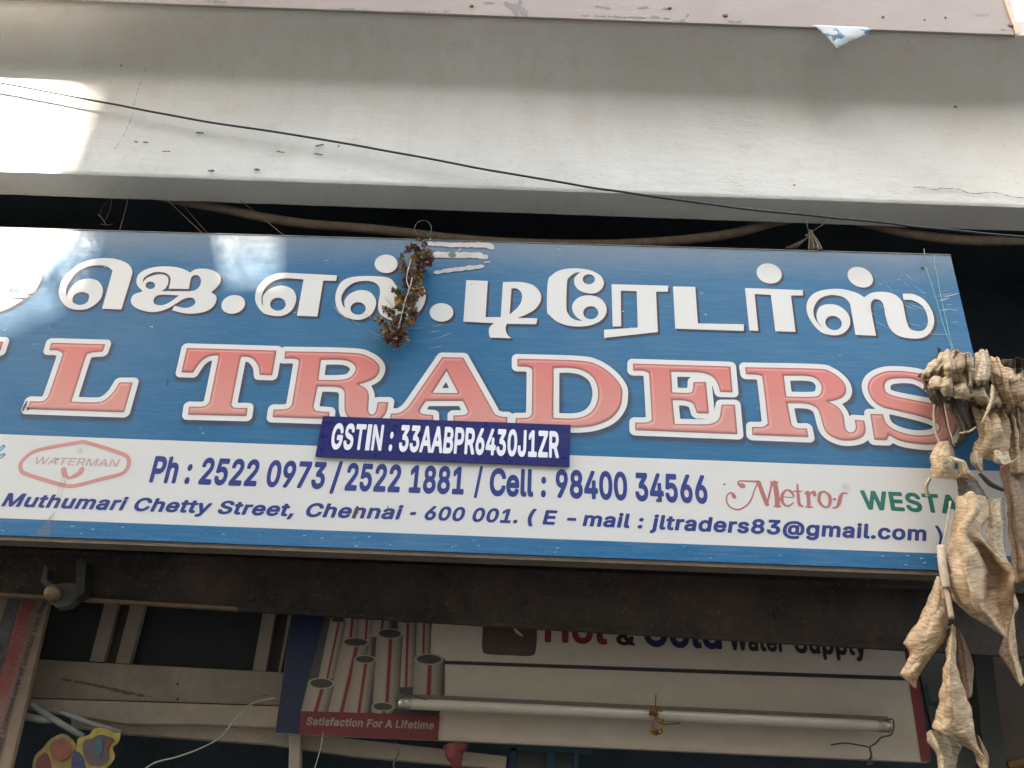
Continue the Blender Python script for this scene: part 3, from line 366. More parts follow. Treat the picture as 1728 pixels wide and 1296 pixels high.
# ---------------------------------------------------------------- materials
def m_whitewash():
    g = G('whitewash')
    big = g.noise(1.3, 5, 0.6); mid = g.noise(9, 6, 0.7); fine = g.noise(75, 4, 0.65)
    streak = g.noise(5, 6, 0.7, vec=g.map((2.0, 2.0, 0.5)))
    c = g.mix(g.ramp(big, 0.35, 0.65), (0.555, 0.545, 0.525), (0.63, 0.625, 0.61))
    c = g.mix(g.ramp(streak, 0.50, 0.78, 0, 0.18), c, (0.46, 0.39, 0.31))
    c = g.mix(g.ramp(mid, 0.54, 0.74, 0, 0.6), c, (0.47, 0.44, 0.40))
    # small chipped specks, denser in some areas
    vor = g.t.nodes.new('ShaderNodeTexVoronoi'); g.set(vor.inputs['Vector'], g.map((1.0, 1.0, 2.2))); vor.inputs['Scale'].default_value = 34
    zone = g.ramp(g.noise(2.2, 3, 0.6), 0.38, 0.70)
    sp = g.math('MULTIPLY', g.ramp(vor.outputs['Distance'], 0.12, 0.06), g.math('GREATER_THAN', g.noise(13, 2, 0.5), 0.53))
    c = g.mix(g.math('MULTIPLY', sp, 0.8), c, (0.17, 0.15, 0.13))
    vor2 = g.t.nodes.new('ShaderNodeTexVoronoi'); vor2.inputs['Scale'].default_value = 120; g.set(vor2.inputs['Vector'], g.co)
    sp2 = g.math('MULTIPLY', g.ramp(vor2.outputs['Distance'], 0.16, 0.08), zone)
    c = g.mix(g.math('MULTIPLY', sp2, 0.35), c, (0.30, 0.28, 0.26))
    sep = g.t.nodes.new('ShaderNodeSeparateXYZ'); g.set(sep.inputs[0], g.co)
    band = g.ramp(g.math('ADD', sep.outputs['Z'], g.math('MULTIPLY', big, 0.35)), WZ + 0.30, WZ + 0.52)
    c = g.mix(g.math('MULTIPLY', band, g.ramp(streak, 0.3, 0.7, 0.10, 0.5)), c, (0.56, 0.46, 0.385))
    rip = g.noise(44, 6, 0.7, vec=g.map((1, 1, 2.4)), dist=0.6)
    h = g.math('ADD', g.math('MULTIPLY', g.ramp(rip, 0.35, 0.7), zone), g.math('MULTIPLY', fine, 0.35))
    h = g.math('SUBTRACT', h, g.math('MULTIPLY', sp, 0.6))
    return g.done(c, 0.85, g.bump(h, 0.5, 0.0035), spec=0.2)

def sign_vinyl(name, col, fac_attr=None, dark=None, dusty=0.17, rough=0.38, blotch=0.07):
    """printed flex banner: faint weave, dust, rubbed spots"""
    g = G(name)
    base = col
    if fac_attr:
        at = g.t.nodes.new('ShaderNodeAttribute'); at.attribute_name = 'Col'
        base = at.outputs['Color'] if dark is None else g.mix(g.ramp(at.outputs['Fac'], 0, 1), col, dark)
    big = g.noise(1.1, 5, 0.65); sm = g.noise(140, 3, 0.7); hz = g.noise(60, 4, 0.7, vec=g.map((0.12, 1, 2.2)))
    c = g.mix(g.ramp(big, 0.35, 0.7, 0, blotch), base, (0.42, 0.45, 0.47))
    c = g.mix(g.ramp(hz, 0.45, 0.8, 0, dusty * 0.45), c, (0.55, 0.57, 0.58))
    c = g.mix(g.ramp(sm, 0.60, 0.85, 0, dusty), c, (0.62, 0.60, 0.56))
    d = g.noise(17, 7, 0.75)
    c = g.mix(g.ramp(d, 0.66, 0.80, 0, dusty * 0.9), c, (0.20, 0.17, 0.14))
    # run-off streaks below the top edge and a rust-brown run at the left
    # dust gathers under the top edge
    sepz = g.t.nodes.new('ShaderNodeSeparateXYZ'); g.set(sepz.inputs[0], g.co)
    top = g.ramp(g.math('ADD', sepz.outputs['Z'], g.math('MULTIPLY', g.noise(8, 5, 0.7), 0.10)), SIGN_TOP - 0.10, SIGN_TOP + 0.06, 0, 0.42)
    c = g.mix(top, c, (0.34, 0.31, 0.27))
    wv = g.t.nodes.new('ShaderNodeTexWave'); wv.bands_direction = 'Z'; wv.inputs['Scale'].default_value = 95; wv.inputs['Distortion'].default_value = 0.6
    g.set(wv.inputs['Vector'], g.co)
    bp = g.bump(g.math('ADD', g.math('MULTIPLY', wv.outputs['Fac'], 0.11), g.math('MULTIPLY', big, 2.0)), 0.30, 0.003)
    return g.done(c, g.ramp(g.noise(30, 4, 0.6), 0.3, 0.7, rough - 0.06, rough + 0.16), bp, spec=0.30)

SIGN_TOP = P(800, 406, Y_SIGN).z
WZ = P(800, 316, Y_WALL).z
M_WALL = m_whitewash()
BLUE = (0.006, 0.115, 0.250)
M_BLUE = sign_vinyl('sign_blue', BLUE)
M_BLUE2 = sign_vinyl('sign_stripe_blue', (0.004, 0.110, 0.255), dusty=0.26)
M_SHADOW = sign_vinyl('sign_printed_shadow', BLUE, True, (0.028, 0.024, 0.045))
M_DROP = sign_vinyl('sign_dark_print', (0.035, 0.022, 0.040), dusty=0.1)
M_WHITE = sign_vinyl('sign_white', (0.66, 0.645, 0.63), dusty=0.10, blotch=0.05)
M_STRIP = sign_vinyl('sign_strip_white', (0.60, 0.585, 0.57), dusty=0.22, blotch=0.10)
M_PINK = sign_vinyl('sign_pink_print', (0, 0, 0), True, dusty=0.08, blotch=0.03)
M_INK = sign_vinyl('sign_blue_ink', (0.018, 0.038, 0.185), dusty=0.06, blotch=0.02)
M_GREEN = sign_vinyl('sign_green_ink', (0.010, 0.135, 0.100), dusty=0.10, blotch=0.04)
M_RED = sign_vinyl('sign_faded_red_ink', (0.40, 0.13, 0.12), dusty=0.15)
M_FADE = sign_vinyl('sign_faded_pink_ink', (0.55, 0.23, 0.21), dusty=0.15)
M_FADE2 = sign_vinyl('sign_faded_text_ink', (0.50, 0.30, 0.27), dusty=0.15)
M_GREY = sign_vinyl('sign_grey_ink', (0.42, 0.40, 0.39), dusty=0.1)
M_CYAN = sign_vinyl('sign_cyan_ink', (0.03, 0.22, 0.36), dusty=0.1)
M_PLATE = sign_vinyl('plate_navy', (0.010, 0.012, 0.115), dusty=0.05, blotch=0.02, rough=0.3)
M_PLATEW = sign_vinyl('plate_white', (0.74, 0.74, 0.80), dusty=0.06)
M_FRAMEW = simple('weathered_frame_wood', (0.20, 0.15, 0.115), 0.85, 0.3, 20, 0.4, dirt=(0.06, 0.045, 0.035), dirt_amt=0.7)
M_BOX = None

def m_box():
    g = G('faded_pink_paint')
    n = g.noise(2.5, 6, 0.6); c = g.mix(g.ramp(n, 0.3, 0.7), (0.235, 0.185, 0.165), (0.29, 0.235, 0.21))
    ch = g.noise(11, 8, 0.75, vec=g.map((0.6, 1, 1.7))); zone = g.ramp(g.noise(1.1, 2, 0.5, vec=g.map((1, 1, 1), loc=(0.3, 0, 0))), 0.48, 0.62)
    k = g.math('MULTIPLY', g.ramp(ch, 0.60, 0.66), zone)
    c = g.mix(g.math('MULTIPLY', k, 0.85), c, (0.12, 0.105, 0.10))
    c = g.mix(g.ramp(g.noise(60, 3, 0.7), 0.62, 0.75, 0, 0.5), c, (0.22, 0.15, 0.12))
    return g.done(c, 0.6, g.bump(g.math('SUBTRACT', g.noise(40, 3), k), 0.3, 0.003), spec=0.4)
M_BOX = m_box()

# ---------------------------------------------------------------- ground, building
gm = simple('street_paving', (0.135, 0.115, 0.092), 0.9, 0.3, 2.0, 0.2)
gr = mkmesh('street_ground', [(-60, -60, 0), (60, -60, 0), (60, 2.2, 0), (-60, 2.2, 0)], [(0, 1, 2, 3)], gm); tag(gr, kind='structure')
M_DARK = simple('sooty_dark_paint', (0.026, 0.038, 0.050), 0.8, 0.5, 3, 0.2)
M_FLOORD = simple('shop_floor_cement', (0.09, 0.08, 0.07), 0.85, 0.3, 4)
fl = mkmesh('shop_floor', [(-4, 2.2, 0.10), (4, 2.2, 0.10), (4, 6.5, 0.10), (-4, 6.5, 0.10), (-4, 2.2, -0.1), (4, 2.2, -0.1)], [(0, 1, 2, 3), (4, 5, 1, 0)], M_FLOORD); tag(fl, kind='structure')

bld = thing('shop_building', (0, Y_WALL, 2.0), 'whitewashed concrete shop front lintel with cracked plaster running above the blue sign', 'building')
def lerp2(a, b, t): return a + (b - a) * t
# lintel: front face as a grid so that the lower arris can be uneven
nx, nz = 260, 90
LX0, LX1 = -700, 2400
def ytop(px): return 5 + (px - 240) * 0.0366
_ba, _bb = P(-300, ytop(-300), Y_BOX), P(1713, ytop(1713), Y_BOX)
def box_z(x): return _ba.z + (x - _ba.x) * (_bb.z - _ba.z) / (_bb.x - _ba.x)
def low(t):   # lower front edge through the two traced points
    px = lerp2(LX0, LX1, t); return P(px, 288.5 + (px) * 0.0351, Y_WALL)
v = []; f = []
for j in range(nz + 1):
    for i in range(nx + 1):
        p = low(i / nx); s = (j / nz)
        z = p.z + s * 0.80
        wob = 0.0012 * mnoise.noise(Vector((p.x * 9, 0, z * 9))) + 0.0012 * mnoise.noise(Vector((p.x * 45, 5, z * 45)))
        if j == 0: z += 0.0016 * mnoise.noise(Vector((p.x * 14, 1, 0))) + 0.0014 * mnoise.noise(Vector((p.x * 60, 1, 0)))
        # cove shape added so the shade blends smoothly up to the pink box
        zb_ = box_z(p.x); s_ = min(1.0, max(0.0, (z - (zb_ - 0.24)) / 0.245))
        cove = (Y_WALL - Y_BOX - 0.012) * (1 - math.sqrt(max(0.0, 1 - s_ ** 3.0)))
        v.append((p.x, Y_WALL + wob * (1 - s_) - cove + (0.004 if j == 0 else 0), z if s_ < 1 else max(z, zb_ + 0.0)))
for j in range(nz):
    for i in range(nx): a = j * (nx + 1) + i; f.append((a, a + 1, a + nx + 2, a + nx + 1))
nfront = len(f)
k = len(v); v += [v[i] for i in range(nx + 1)]; k0 = k; k += nx + 1
SOF = 0.135
for r in range(1, 5):      # soffit rows
    for i in range(nx + 1):
        x, y, z = v[i]; v.append((x, Y_WALL + SOF * r / 4, z + (0.0018 * mnoise.noise(Vector((x * 8, r, 2))))))
for i in range(nx): f.append((k0 + i, k + i, k + i + 1, k0 + i + 1))
for r in range(3):
    for i in range(nx): a = k + r * (nx + 1) + i; f.append((a, a + nx + 1, a + nx + 2, a + 1))
b0 = k + 3 * (nx + 1); k2 = len(v)
for i in range(nx + 1): x, y, z = v[b0 + i]; v.append((x, y, z + 1.0))
for i in range(nx): f.append((b0 + i, k2 + i, k2 + i + 1, b0 + i + 1))
lt = mkmesh('lintel', v, f, M_WALL, bld); lt.data.polygons.foreach_set('use_smooth', [i < nfront for i in range(len(f))])
# closed recess above and behind the sign, and the dark shop inside
zb = low(0.5).z
MB().prism([(-4, 2.70, zb + 0.22), (4, 2.70, zb + 0.22), (4, 2.70, zb + 0.34), (-4, 2.70, zb + 0.34)], [(-4, 6.5, zb + 0.22), (4, 6.5, zb + 0.22), (4, 6.5, zb + 0.34), (-4, 6.5, zb + 0.34)]).build('ceiling', M_DARK, bld)
MB().prism([(-4, Y_BACK, 0.1), (4, Y_BACK, 0.1), (4, Y_BACK, zb + 0.3), (-4, Y_BACK, zb + 0.3)], [(-4, Y_BACK + .1, 0.1), (4, Y_BACK + .1, 0.1), (4, Y_BACK + .1, zb + 0.3), (-4, Y_BACK + .1, zb + 0.3)]).build('back_wall', M_DARK, bld)
for sx in (-1, 1):
    x0 = -3.2 if sx < 0 else 2.55
    MB().prism([(x0, 2.70, 0.1), (x0 + .1, 2.70, 0.1), (x0 + .1, 2.70, zb + 0.3), (x0, 2.70, zb + 0.3)], [(x0, 6.4, 0.1), (x0 + .1, 6.4, 0.1), (x0 + .1, 6.4, zb + 0.3), (x0, 6.4, zb + 0.3)]).build('side_wall', M_DARK, bld)
# cracks and dents in the plaster
M_CRACK = simple('crack_dirt', (0.13, 0.11, 0.095), 0.95, 0.5, 90)
cr = Print(Y_WALL - 0.004, 0.0016)
for pts, wd in [([(1542, 316), (1560, 317), (1578, 321), (1588, 318), (1602, 319), (1618, 320), (1634, 326), (1652, 327), (1672, 325), (1690, 328), (1710, 333), (1740, 336)], 1.3),
                ([(248, 92), (246, 112), (238, 138), (232, 156), (226, 178), (222, 200), (214, 218), (204, 238), (190, 256), (176, 272)], 0.55)]:
    cr.stroke(pts, wd)
tag(cr.build('crack', M_CRACK, bld, 0.002, rag=0.0007, ragscale=90), kind='stuff')
dn = Print(Y_WALL - 0.004, 0.0016)
for x, y, a, b, r in [(911, 82, 5, 3.4, 0), (867, 93, 5, 3, 10), (230, 240, 4, 1.2, 0), (246, 241, 5, 1.4, 5), (338, 225, 8, 1.5, 5), (540, 246, 9, 1.3, -10), (537, 261, 9, 1.2, 8), (473, 257, 8, 1, 10), (281, 256, 7, 0.9, 0), (357, 289, 6, 1.6, 0), (434, 287, 5, 2, 0), (212, 73, 2, 2, 0), (205, 111, 1.6, 1.6, 0), (572, 247, 2, 1.5, 0), (1612, 181, 3, 1.6, 0), (1480, 142, 2, 1.5, 0), (1340, 313, 3, 1.5, 0)]:
    dn.poly(ell(x, y, a, b, r, 0, 0, 1))
tag(dn.build('chip_mark', M_CRACK, bld, 0.0025, rag=0.0014, ragscale=120), kind='stuff')

# ---------------------------------------------------------------- pink painted box above
def ytop(px): return 5 + (px - 240) * 0.0366
bx = thing('box_sign', P(900, 20, Y_BOX), 'pale pink painted sign box edge with chipped dark paint along the top of the wall', 'sign box')
A = P(-300, ytop(-300), Y_BOX); B = P(1713, ytop(1713), Y_BOX)
hB = Vector((0, 0, 0.55)); d = Vector((0, 0.012, 0))
MB().prism([A, B, B + hB, A + hB], [A + d, B + d, B + hB + d, A + hB + d]).build('box_shell', M_BOX, bx, bevel=0.003)
# returned end cap of the box
C = B + Vector((0.002, -0.006, -0.004))
MB().prism([C, C + Vector((0.012, 0, 0.012)), C + Vector((0.05, 0, 0.55)), C + Vector((0, 0, 0.55))], [p + Vector((0.0, 0.02, 0)) for p in [C, C + Vector((0.012, 0, 0.012)), C + Vector((0.05, 0, 0.55)), C + Vector((0, 0, 0.55))]]).build('end_cap', simple('end_cap_paint', (0.55, 0.40, 0.30), 0.6), bx)
scm = simple('rusty_screw', (0.16, 0.085, 0.06), 0.6, metal=0.3)
for x, y, r in [(796, 10, 4.5), (1224, 26, 5.5), (1490, 29, 3), (1705, 43, 5.5), (1560, 34, 1.6), (1595, 30, 1.6), (1130, 14, 4)]:
    p = P(x, y, Y_BOX); sp = MB(); rr = r * 0.0019
    sp.tube([p + Vector((0, 0.002, 0)), p + Vector((0, -0.003, 0)), p + Vector((0, -0.005, 0))], [rr, rr, rr * 0.5], 12); sp.build('screw', scm, bx)
chp = Print(Y_BOX, 0.0016)
for pts, wd in [([(848, 3), (862, 10), (872, 24)], (3, 12, 6)), ([(872, 10), (884, 20), (888, 26)], (10, 12, 5)), ([(878, 0), (876, 8)], (4, 8)), ([(680, 18), (700, 20), (745, 20)], (2, 4, 1)), ([(760, 18), (750, 20)], (3, 1)), ([(1008, 11), (1028, 14)], (5, 3)), ([(1078, 14), (1090, 12)], (6, 5)), ([(1120, 14), (1134, 15)], (4, 2)), ([(980, 26), (1060, 29), (1090, 30)], (1.5, 4, 2)), ([(1100, 28), (1130, 31)], (4, 2)), ([(1128, 37), (1150, 36), (1162, 25)], (3, 6, 2)), ([(820, 5), (836, 5)], (3, 2)), ([(1230, 37), (1250, 37)], (3, 5)), ([(572, 14), (620, 16)], (1.5, 2.5)), ([(330, 0), (380, 4)], (2, 3)), ([(1700, 52), (1690, 50)], (1.5, 2))]:
    chp.stroke(pts, wd)
tag(chp.build('chipped_paint', simple('bare_grey_metal', (0.13, 0.125, 0.12), 0.6), bx, 0.001, rag=0.0035, ragscale=70), kind='stuff')

# torn paper under the box
pp = G('torn_paper'); n = pp.noise(16, 4, 0.6)
M_PAPER = pp.done(pp.mix(pp.ramp(n, 0.57, 0.61), (0.38, 0.40, 0.41), (0.05, 0.13, 0.24)), 0.8)
_catmull = catmull
def sheet(name, rows, mat, parent, Y, sub=6, ripple=0.0, rscale=30, thick=0.0006, crisp=0.0, rag=0.0028, fold=0.0, nfold=2.3, crease=0.0, pleat=0.0, pfreq=60, seed=0, curl=0.0):
    """curved sheet through rows of (px, py, depth offset towards the street)"""
    R = []
    m = max(len(r) for r in rows)
    def catmull(q_, sub_, crisp=crisp):
        sm = _catmull(q_, sub_)
        if not crisp: return sm
        q_ = np.asarray(q_, float); t_ = np.linspace(0, len(q_) - 1, len(sm)); i_ = np.minimum(t_.astype(int), len(q_) - 2); f_ = (t_ - i_).reshape((-1,) + (1,) * (q_.ndim - 1))
        return sm * (1 - crisp) + (q_[i_] * (1 - f_) + q_[i_ + 1] * f_) * crisp
    for r in rows:
        p3 = [np.array(P(x, y, Y - (dd[0] if dd else 0))) for x, y, *dd in r]
        R.append(catmull(p3, max(2, int(sub * (m - 1) / max(1, len(r) - 1)) * 1)) if len(p3) > 2 or True else p3)
    nn = max(len(r) for r in R)
    R = [np.stack([np.interp(np.linspace(0, 1, nn), np.linspace(0, 1, len(r)), r[:, k]) for k in range(3)], 1) for r in R]
    Gd = catmull(R, sub)            # rows x nn x 3
    nr = len(Gd); ver = Gd.copy()
    du = np.gradient(Gd, axis=1); dv = np.gradient(Gd, axis=0)
    nrm = np.cross(du, dv); nrm /= (np.linalg.norm(nrm, axis=2, keepdims=True) + 1e-9)
    wd_ = np.linalg.norm(np.diff(Gd, axis=1), axis=2).sum(1)
    # arc length along and across
    al = np.concatenate([[0], np.cumsum(np.linalg.norm(np.diff(Gd[:, nn // 2], axis=0), axis=1))])
    for i in range(nr):
        for j in range(nn):
            q = Gd[i, j]; h = 0; fw = min(1.0, wd_[i] / 0.07)
            if ripple: h += ripple * mnoise.noise(Vector((q[0] * rscale + seed * 7, q[2] * rscale * 1.0, seed * 3.1)))+ ripple * 0.5 * mnoise.noise(Vector((q[0] * rscale * 2.7, q[2] * rscale * 2.7, seed + 9)))
            if pleat:
                u = j / (nn - 1)
                h += pleat * math.sin(al[i] * pfreq * 6.28 + 5 * mnoise.noise(Vector((al[i] * 20, u * 2, seed)))) * (0.4 + 0.6 * mnoise.noise(Vector((u * 6, al[i] * 25, seed + 4))))
            if fold:
                u_ = j / (nn - 1); ph = u_ * nfold + 0.5 * mnoise.noise(Vector((al[i] * 9, u_ * 1.5, seed * 2.3))) + seed * .37
                tri_ = abs((ph % 1.0) * 2 - 1); h += fold * wd_[i] * (tri_ ** 1.4 - 0.4)
            if curl:
                u = abs(2 * j / (nn - 1) - 1); h += curl * wd_[i] * max(0, u - 0.5) ** 2 * (1 + mnoise.noise(Vector((al[i] * 30, seed, 1))))
            u = abs(2 * j / (nn - 1) - 1)
            if crease:
                h += crease * (abs(mnoise.noise(Vector((q[0] * 42 + seed, q[2] * 30, seed * 1.7)))) - 0.2) + crease * 0.6 * abs(mnoise.noise(Vector((q[0] * 100, q[2] * 75 + seed, seed * .7))))
            ver[i, j] = q + nrm[i, j] * h * (0.35 + 0.65 * fw)
            if rag and u > 0.7:
                sd_ = 1 if j > nn / 2 else -1
                tl_ = du[i, j] / (np.linalg.norm(du[i, j]) + 1e-9)
                ver[i, j] += tl_ * sd_ * rag * fw * (u - 0.7) / 0.3 * (mnoise.noise(Vector((al[i] * 45, sd_ * 3, seed))) + 0.7 * mnoise.noise(Vector((al[i] * 140, sd_ * 5, seed))))
    vs = ver.reshape(-1, 3); fs = []; uv = []
    for i in range(nr):
        for j in range(nn): uv.append((j / (nn - 1), al[i] * 10))
    for i in range(nr - 1):
        for j in range(nn - 1): a = i * nn + j; fs.append((a, a + 1, a + nn + 1, a + nn))
    o = mkmesh(name, vs, fs, mat, parent, True, uv=uv)
    if thick:
        so = o.modifiers.new('solid', 'SOLIDIFY'); so.thickness = thick; so.offset = 0
    return o
sc = sheet('paper_scrap', [[(1372, 42, .002), (1420, 44, .004), (1474, 47, .002)], [(1388, 56, .004), (1420, 60, .014), (1458, 60, .004)], [(1402, 70, .004), (1416, 74, .010), (1440, 68, .004)], [(1410, 80, .004), (1413, 81, .006), (1420, 78, .004)]], M_PAPER, None, Y_BOX - 0.003, ripple=0.003, seed=2)
tag(sc, 'torn corner of white and blue paper sticking out beneath the pink box', 'paper')

# ---------------------------------------------------------------- the shop sign
sign = thing('shop_sign', P(800, 900, Y_SIGN), 'large blue and white shop signboard with Tamil and English trader lettering below the lintel', 'signboard')
def line(px, a, b): return a[1] + (px - a[0]) * (b[1] - a[1]) / (b[0] - a[0])
TOP = ((0, 385), (1604, 431)); S1 = ((0, 732.7), (1565, 790.5)); S2 = ((0, 874.5), (1590, 934.6)); BOT = ((0, 903), (1585, 962.5))
L_, R_ = -640, 1604
def redge(py): return 1604 + (py - 431) * 0.2345
cor = [(L_, line(L_, *BOT)), (redge(966), line(1728, *BOT)), (1604, 431), (L_, line(L_, *TOP))]
MB().slab(cor, Y_SIGN, 0.045).build('blue_panel', M_BLUE, sign)
yr1, yr2, yr3 = line(1690, *S1), line(1720, *S2), line(1724, *BOT)
Print_strip = [(L_, line(L_, *S2)), (redge(yr2), yr2 - 0.2), (redge(yr1), yr1), (L_, line(L_, *S1))]
def flat(name, pix, Y, lift, mat, parent):
    return mkmesh(name, [P(x, y, Y) + Vector((0, -lift, 0)) for x, y in pix], [tuple(range(len(pix)))], mat, parent)
flat('white_band', Print_strip, Y_SIGN, 0.0005, M_STRIP, sign)
flat('blue_stripe', [(L_, line(L_, *BOT)), (redge(yr3), yr3), (redge(yr2), yr2), (L_, line(L_, *S2))], Y_SIGN, 0.0008, M_BLUE2, sign)
# frame batten round the back, its underside shows
fb = MB(); a = P(L_, line(L_, *BOT), Y_SIGN); b = P(redge(966), line(1728, *BOT), Y_SIGN)
q = Vector((0, 0, -0.014)); fb.prism([a + Vector((0, 0.004, -.0005)), b + Vector((0, 0.004, -.0005)), b + q + Vector((0, 0.004, 0)), a + q + Vector((0, 0.004, 0))][::-1], [a + Vector((0, 0.06, 0)), b + Vector((0, 0.06, 0)), b + q + Vector((0, 0.06, 0)), a + q + Vector((0, 0.06, 0))][::-1])
fb.build('bottom_frame', M_FRAMEW, sign)
fb = MB(); a = P(L_, line(L_, *TOP), Y_SIGN); b = P(1604, 431, Y_SIGN); q = Vector((0, 0, 0.004))
fb.prism([a + Vector((0, -.002, .0005)), b + Vector((0, -.002, .0005)), b + q + Vector((0, -.002, 0)), a + q + Vector((0, -.002, 0))], [a + Vector((0, 0.05, .0005)), b + Vector((0, 0.05, .0005)), b + q + Vector((0, 0.05, 0)), a + q + Vector((0, 0.05, 0))])
fb.build('top_frame', simple('dusty_edge', (0.20, 0.19, 0.18), 0.8, 0.4, 30), sign)

# --- red serif letters (traced) ---
LET = {}
def glyph(*conts): return list(conts)
c8 = lambda s, ox, oy: contour(s, ox, oy, 8)
LET['L'] = glyph(c8('455,150! 1185,170! 1150,272! 1040,278 960,300 915,360 725,945! 1000,955 1150,935 1280,830 1375,685! 1555,685! 1440,1090! 130,1045! 170,940! 330,940 400,890 440,800 600,330 600,290 540,255 425,250!', 30, 560))
LET['T'] = glyph(c8('205,180! 1415,215! 1355,550! 1185,545! 1170,430 1100,330 1020,300 940,300! 925,340! 815,900 815,955 850,985 1025,990! 1010,1100! 220,1080! 235,970! 420,970 490,930 520,850 630,310! 625,278! 500,295 400,360 330,450 290,515! 130,510!', 290, 565))
LET['Ra'] = glyph(c8('250,185! 1150,205 1380,260 1500,350 1525,440 1470,540 1350,600 1240,632! 1340,690 1380,780 1375,900 1375,1000 1420,1040 1470,1000 1500,870! 1645,870! 1620,1000 1560,1090 1480,1140 1300,1160 1130,1100 1060,1000 1052,850 1050,740 1000,680 900,665 690,660! 640,900 640,950 680,990 850,1005! 840,1100! 80,1075! 95,970! 260,965 330,920 350,850 430,370 430,310 370,285 240,285!', 450, 570),
                  c8('735,300! 1000,300 1130,330 1200,400 1180,480 1100,550 950,572 700,570!', 450, 570))
LET['A'] = glyph(c8('810,185! 1095,190! 1480,880! 1520,950 1600,985 1690,990! 1690,1090! 960,1090! 960,970! 1100,965 1150,935 1150,900 1090,775! 590,775! 520,880 510,920 550,950 690,965! 690,1090! 100,1090! 115,945! 230,935 330,870 400,780!', 645, 580),
                 c8('870,370! 1025,670! 680,665!', 645, 580))
LET['D'] = glyph(c8('185,165! 1000,190 1250,240 1450,370 1580,530 1600,660 1570,820 1450,970 1250,1060 1050,1090 880,1090 150,1075! 165,965! 320,960 370,920 380,850 385,350 370,300 320,275 185,270!', 850, 585),
                 c8('675,290! 900,290 1080,330 1220,440 1275,620 1240,800 1130,920 950,970 670,965!', 850, 585))
LET['E'] = glyph(c8('145,150! 1460,190! 1490,540! 1320,535! 1290,430 1220,330 1080,275 900,265 660,260! 675,540! 900,545 950,510 960,400! 1130,400! 1170,825! 1005,820! 980,740 940,680 830,650 680,645! 710,965! 1100,970 1230,950 1310,880 1340,705! 1520,705! 1555,1105! 175,1050! 175,945! 320,945 380,920 395,860 365,330 350,280 290,250 145,245!', 1050, 595))
LET['Rb'] = glyph(c8('95,160! 1050,180 1250,220 1400,330 1460,440 1440,540 1340,600 1215,625! 1340,690 1420,800 1450,970 1490,1030 1550,1035 1590,980 1575,870! 1705,880! 1725,1000 1690,1090 1580,1140 1400,1145 1240,1080 1160,980 1110,800 1070,720 980,665 850,645 670,645! 720,900 750,960 820,985 930,985! 955,1105! 195,1075! 190,965! 330,965 390,930 400,880 335,330 310,280 250,260 110,255!', 1245, 600),
                  c8('620,275! 880,275 1030,300 1110,370 1130,450 1090,540 950,560 655,555!', 1245, 600))
LET['S'] = glyph(c8('190,400 240,270 400,185 600,170 850,195 1000,235 1050,190! 1180,195! 1230,500! 1100,480! 950,350 800,280 600,270 460,300 420,380 450,460 560,510 800,560 1100,620 1300,700 1400,830 1390,980 1300,1090 1100,1160 900,1160 650,1120 480,1035! 450,1105! 280,1100! 225,750! 400,755! 430,850 500,930 650,1000 850,1040 1050,1030 1140,980 1150,900 1040,830 850,770 600,710 400,660 260,560', 1440, 605))
LET['J'] = glyph(contour('-95,572! 6,577! 1,593! -15,594 -22,600 -40,660 -55,700 -100,715 -140,700! -130,670! -100,690 -85,680 -60,600 -70,592 -100,590!', 0, 0, 1))
pr = Print(Y_SIGN, 0.0036)
for g_ in LET.values(): pr.glyph(g_)
W_OUT = 9.6 * pr.scale((800, 650))
xs, zs, sd = pr.field(W_OUT + 0.03)
# soft printed shadow below the outlined letters
sh = np.clip((W_OUT + 0.016 - sd) / 0.016, 0, 1)
v, f, val = iso_mesh(xs, zs, sd, W_OUT + 0.015, Y_SIGN - 0.0004, dx=0.006, dz=-0.011)
fa = np.clip((W_OUT + 0.014 - val[:, 0]) / 0.013, 0, 1) ** 1.2
mkmesh('soft_print_shadow', v, f, M_SHADOW, sign, attr=np.stack([fa, fa, fa], 1) * 0.8)
v, f, _ = iso_mesh(xs, zs, sd, W_OUT, Y_SIGN - 0.0010)
mkmesh('white_outline', v, f, M_WHITE, sign)
# letters: bevelled print, colour follows the distance to the edge
for key, conts in LET.items():
    q = Print(Y_SIGN, 0.0030); q.glyph(conts); X, Z, D = q.field(0.01)
    gz_, gx_ = np.gradient(D, 0.0030)
    v, f, val = iso_mesh(X, Z, D, 0.0, Y_SIGN - 0.0015, extra=[gx_, gz_])
    dep = -val[:, 0]; nxn = val[:, 1]; nzn = val[:, 2]
    z = np.array([p[2] for p in v]); t = np.clip((z - z.min()) / (z.max() - z.min() + 1e-6), 0, 1)[:, None]
    if key == 'J': t[:] = 1
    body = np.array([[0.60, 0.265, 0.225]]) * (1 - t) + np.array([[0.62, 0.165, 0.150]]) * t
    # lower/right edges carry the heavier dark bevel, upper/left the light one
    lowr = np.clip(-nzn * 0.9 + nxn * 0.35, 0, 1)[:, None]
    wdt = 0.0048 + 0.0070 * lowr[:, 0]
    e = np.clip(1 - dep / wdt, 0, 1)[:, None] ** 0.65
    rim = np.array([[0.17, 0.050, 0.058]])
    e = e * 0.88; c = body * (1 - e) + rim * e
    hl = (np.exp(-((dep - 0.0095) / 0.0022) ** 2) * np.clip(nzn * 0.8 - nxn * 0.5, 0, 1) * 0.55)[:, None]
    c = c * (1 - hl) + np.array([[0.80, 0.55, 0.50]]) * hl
    mkmesh('red_letter', v, f, M_PINK, sign, attr=c)

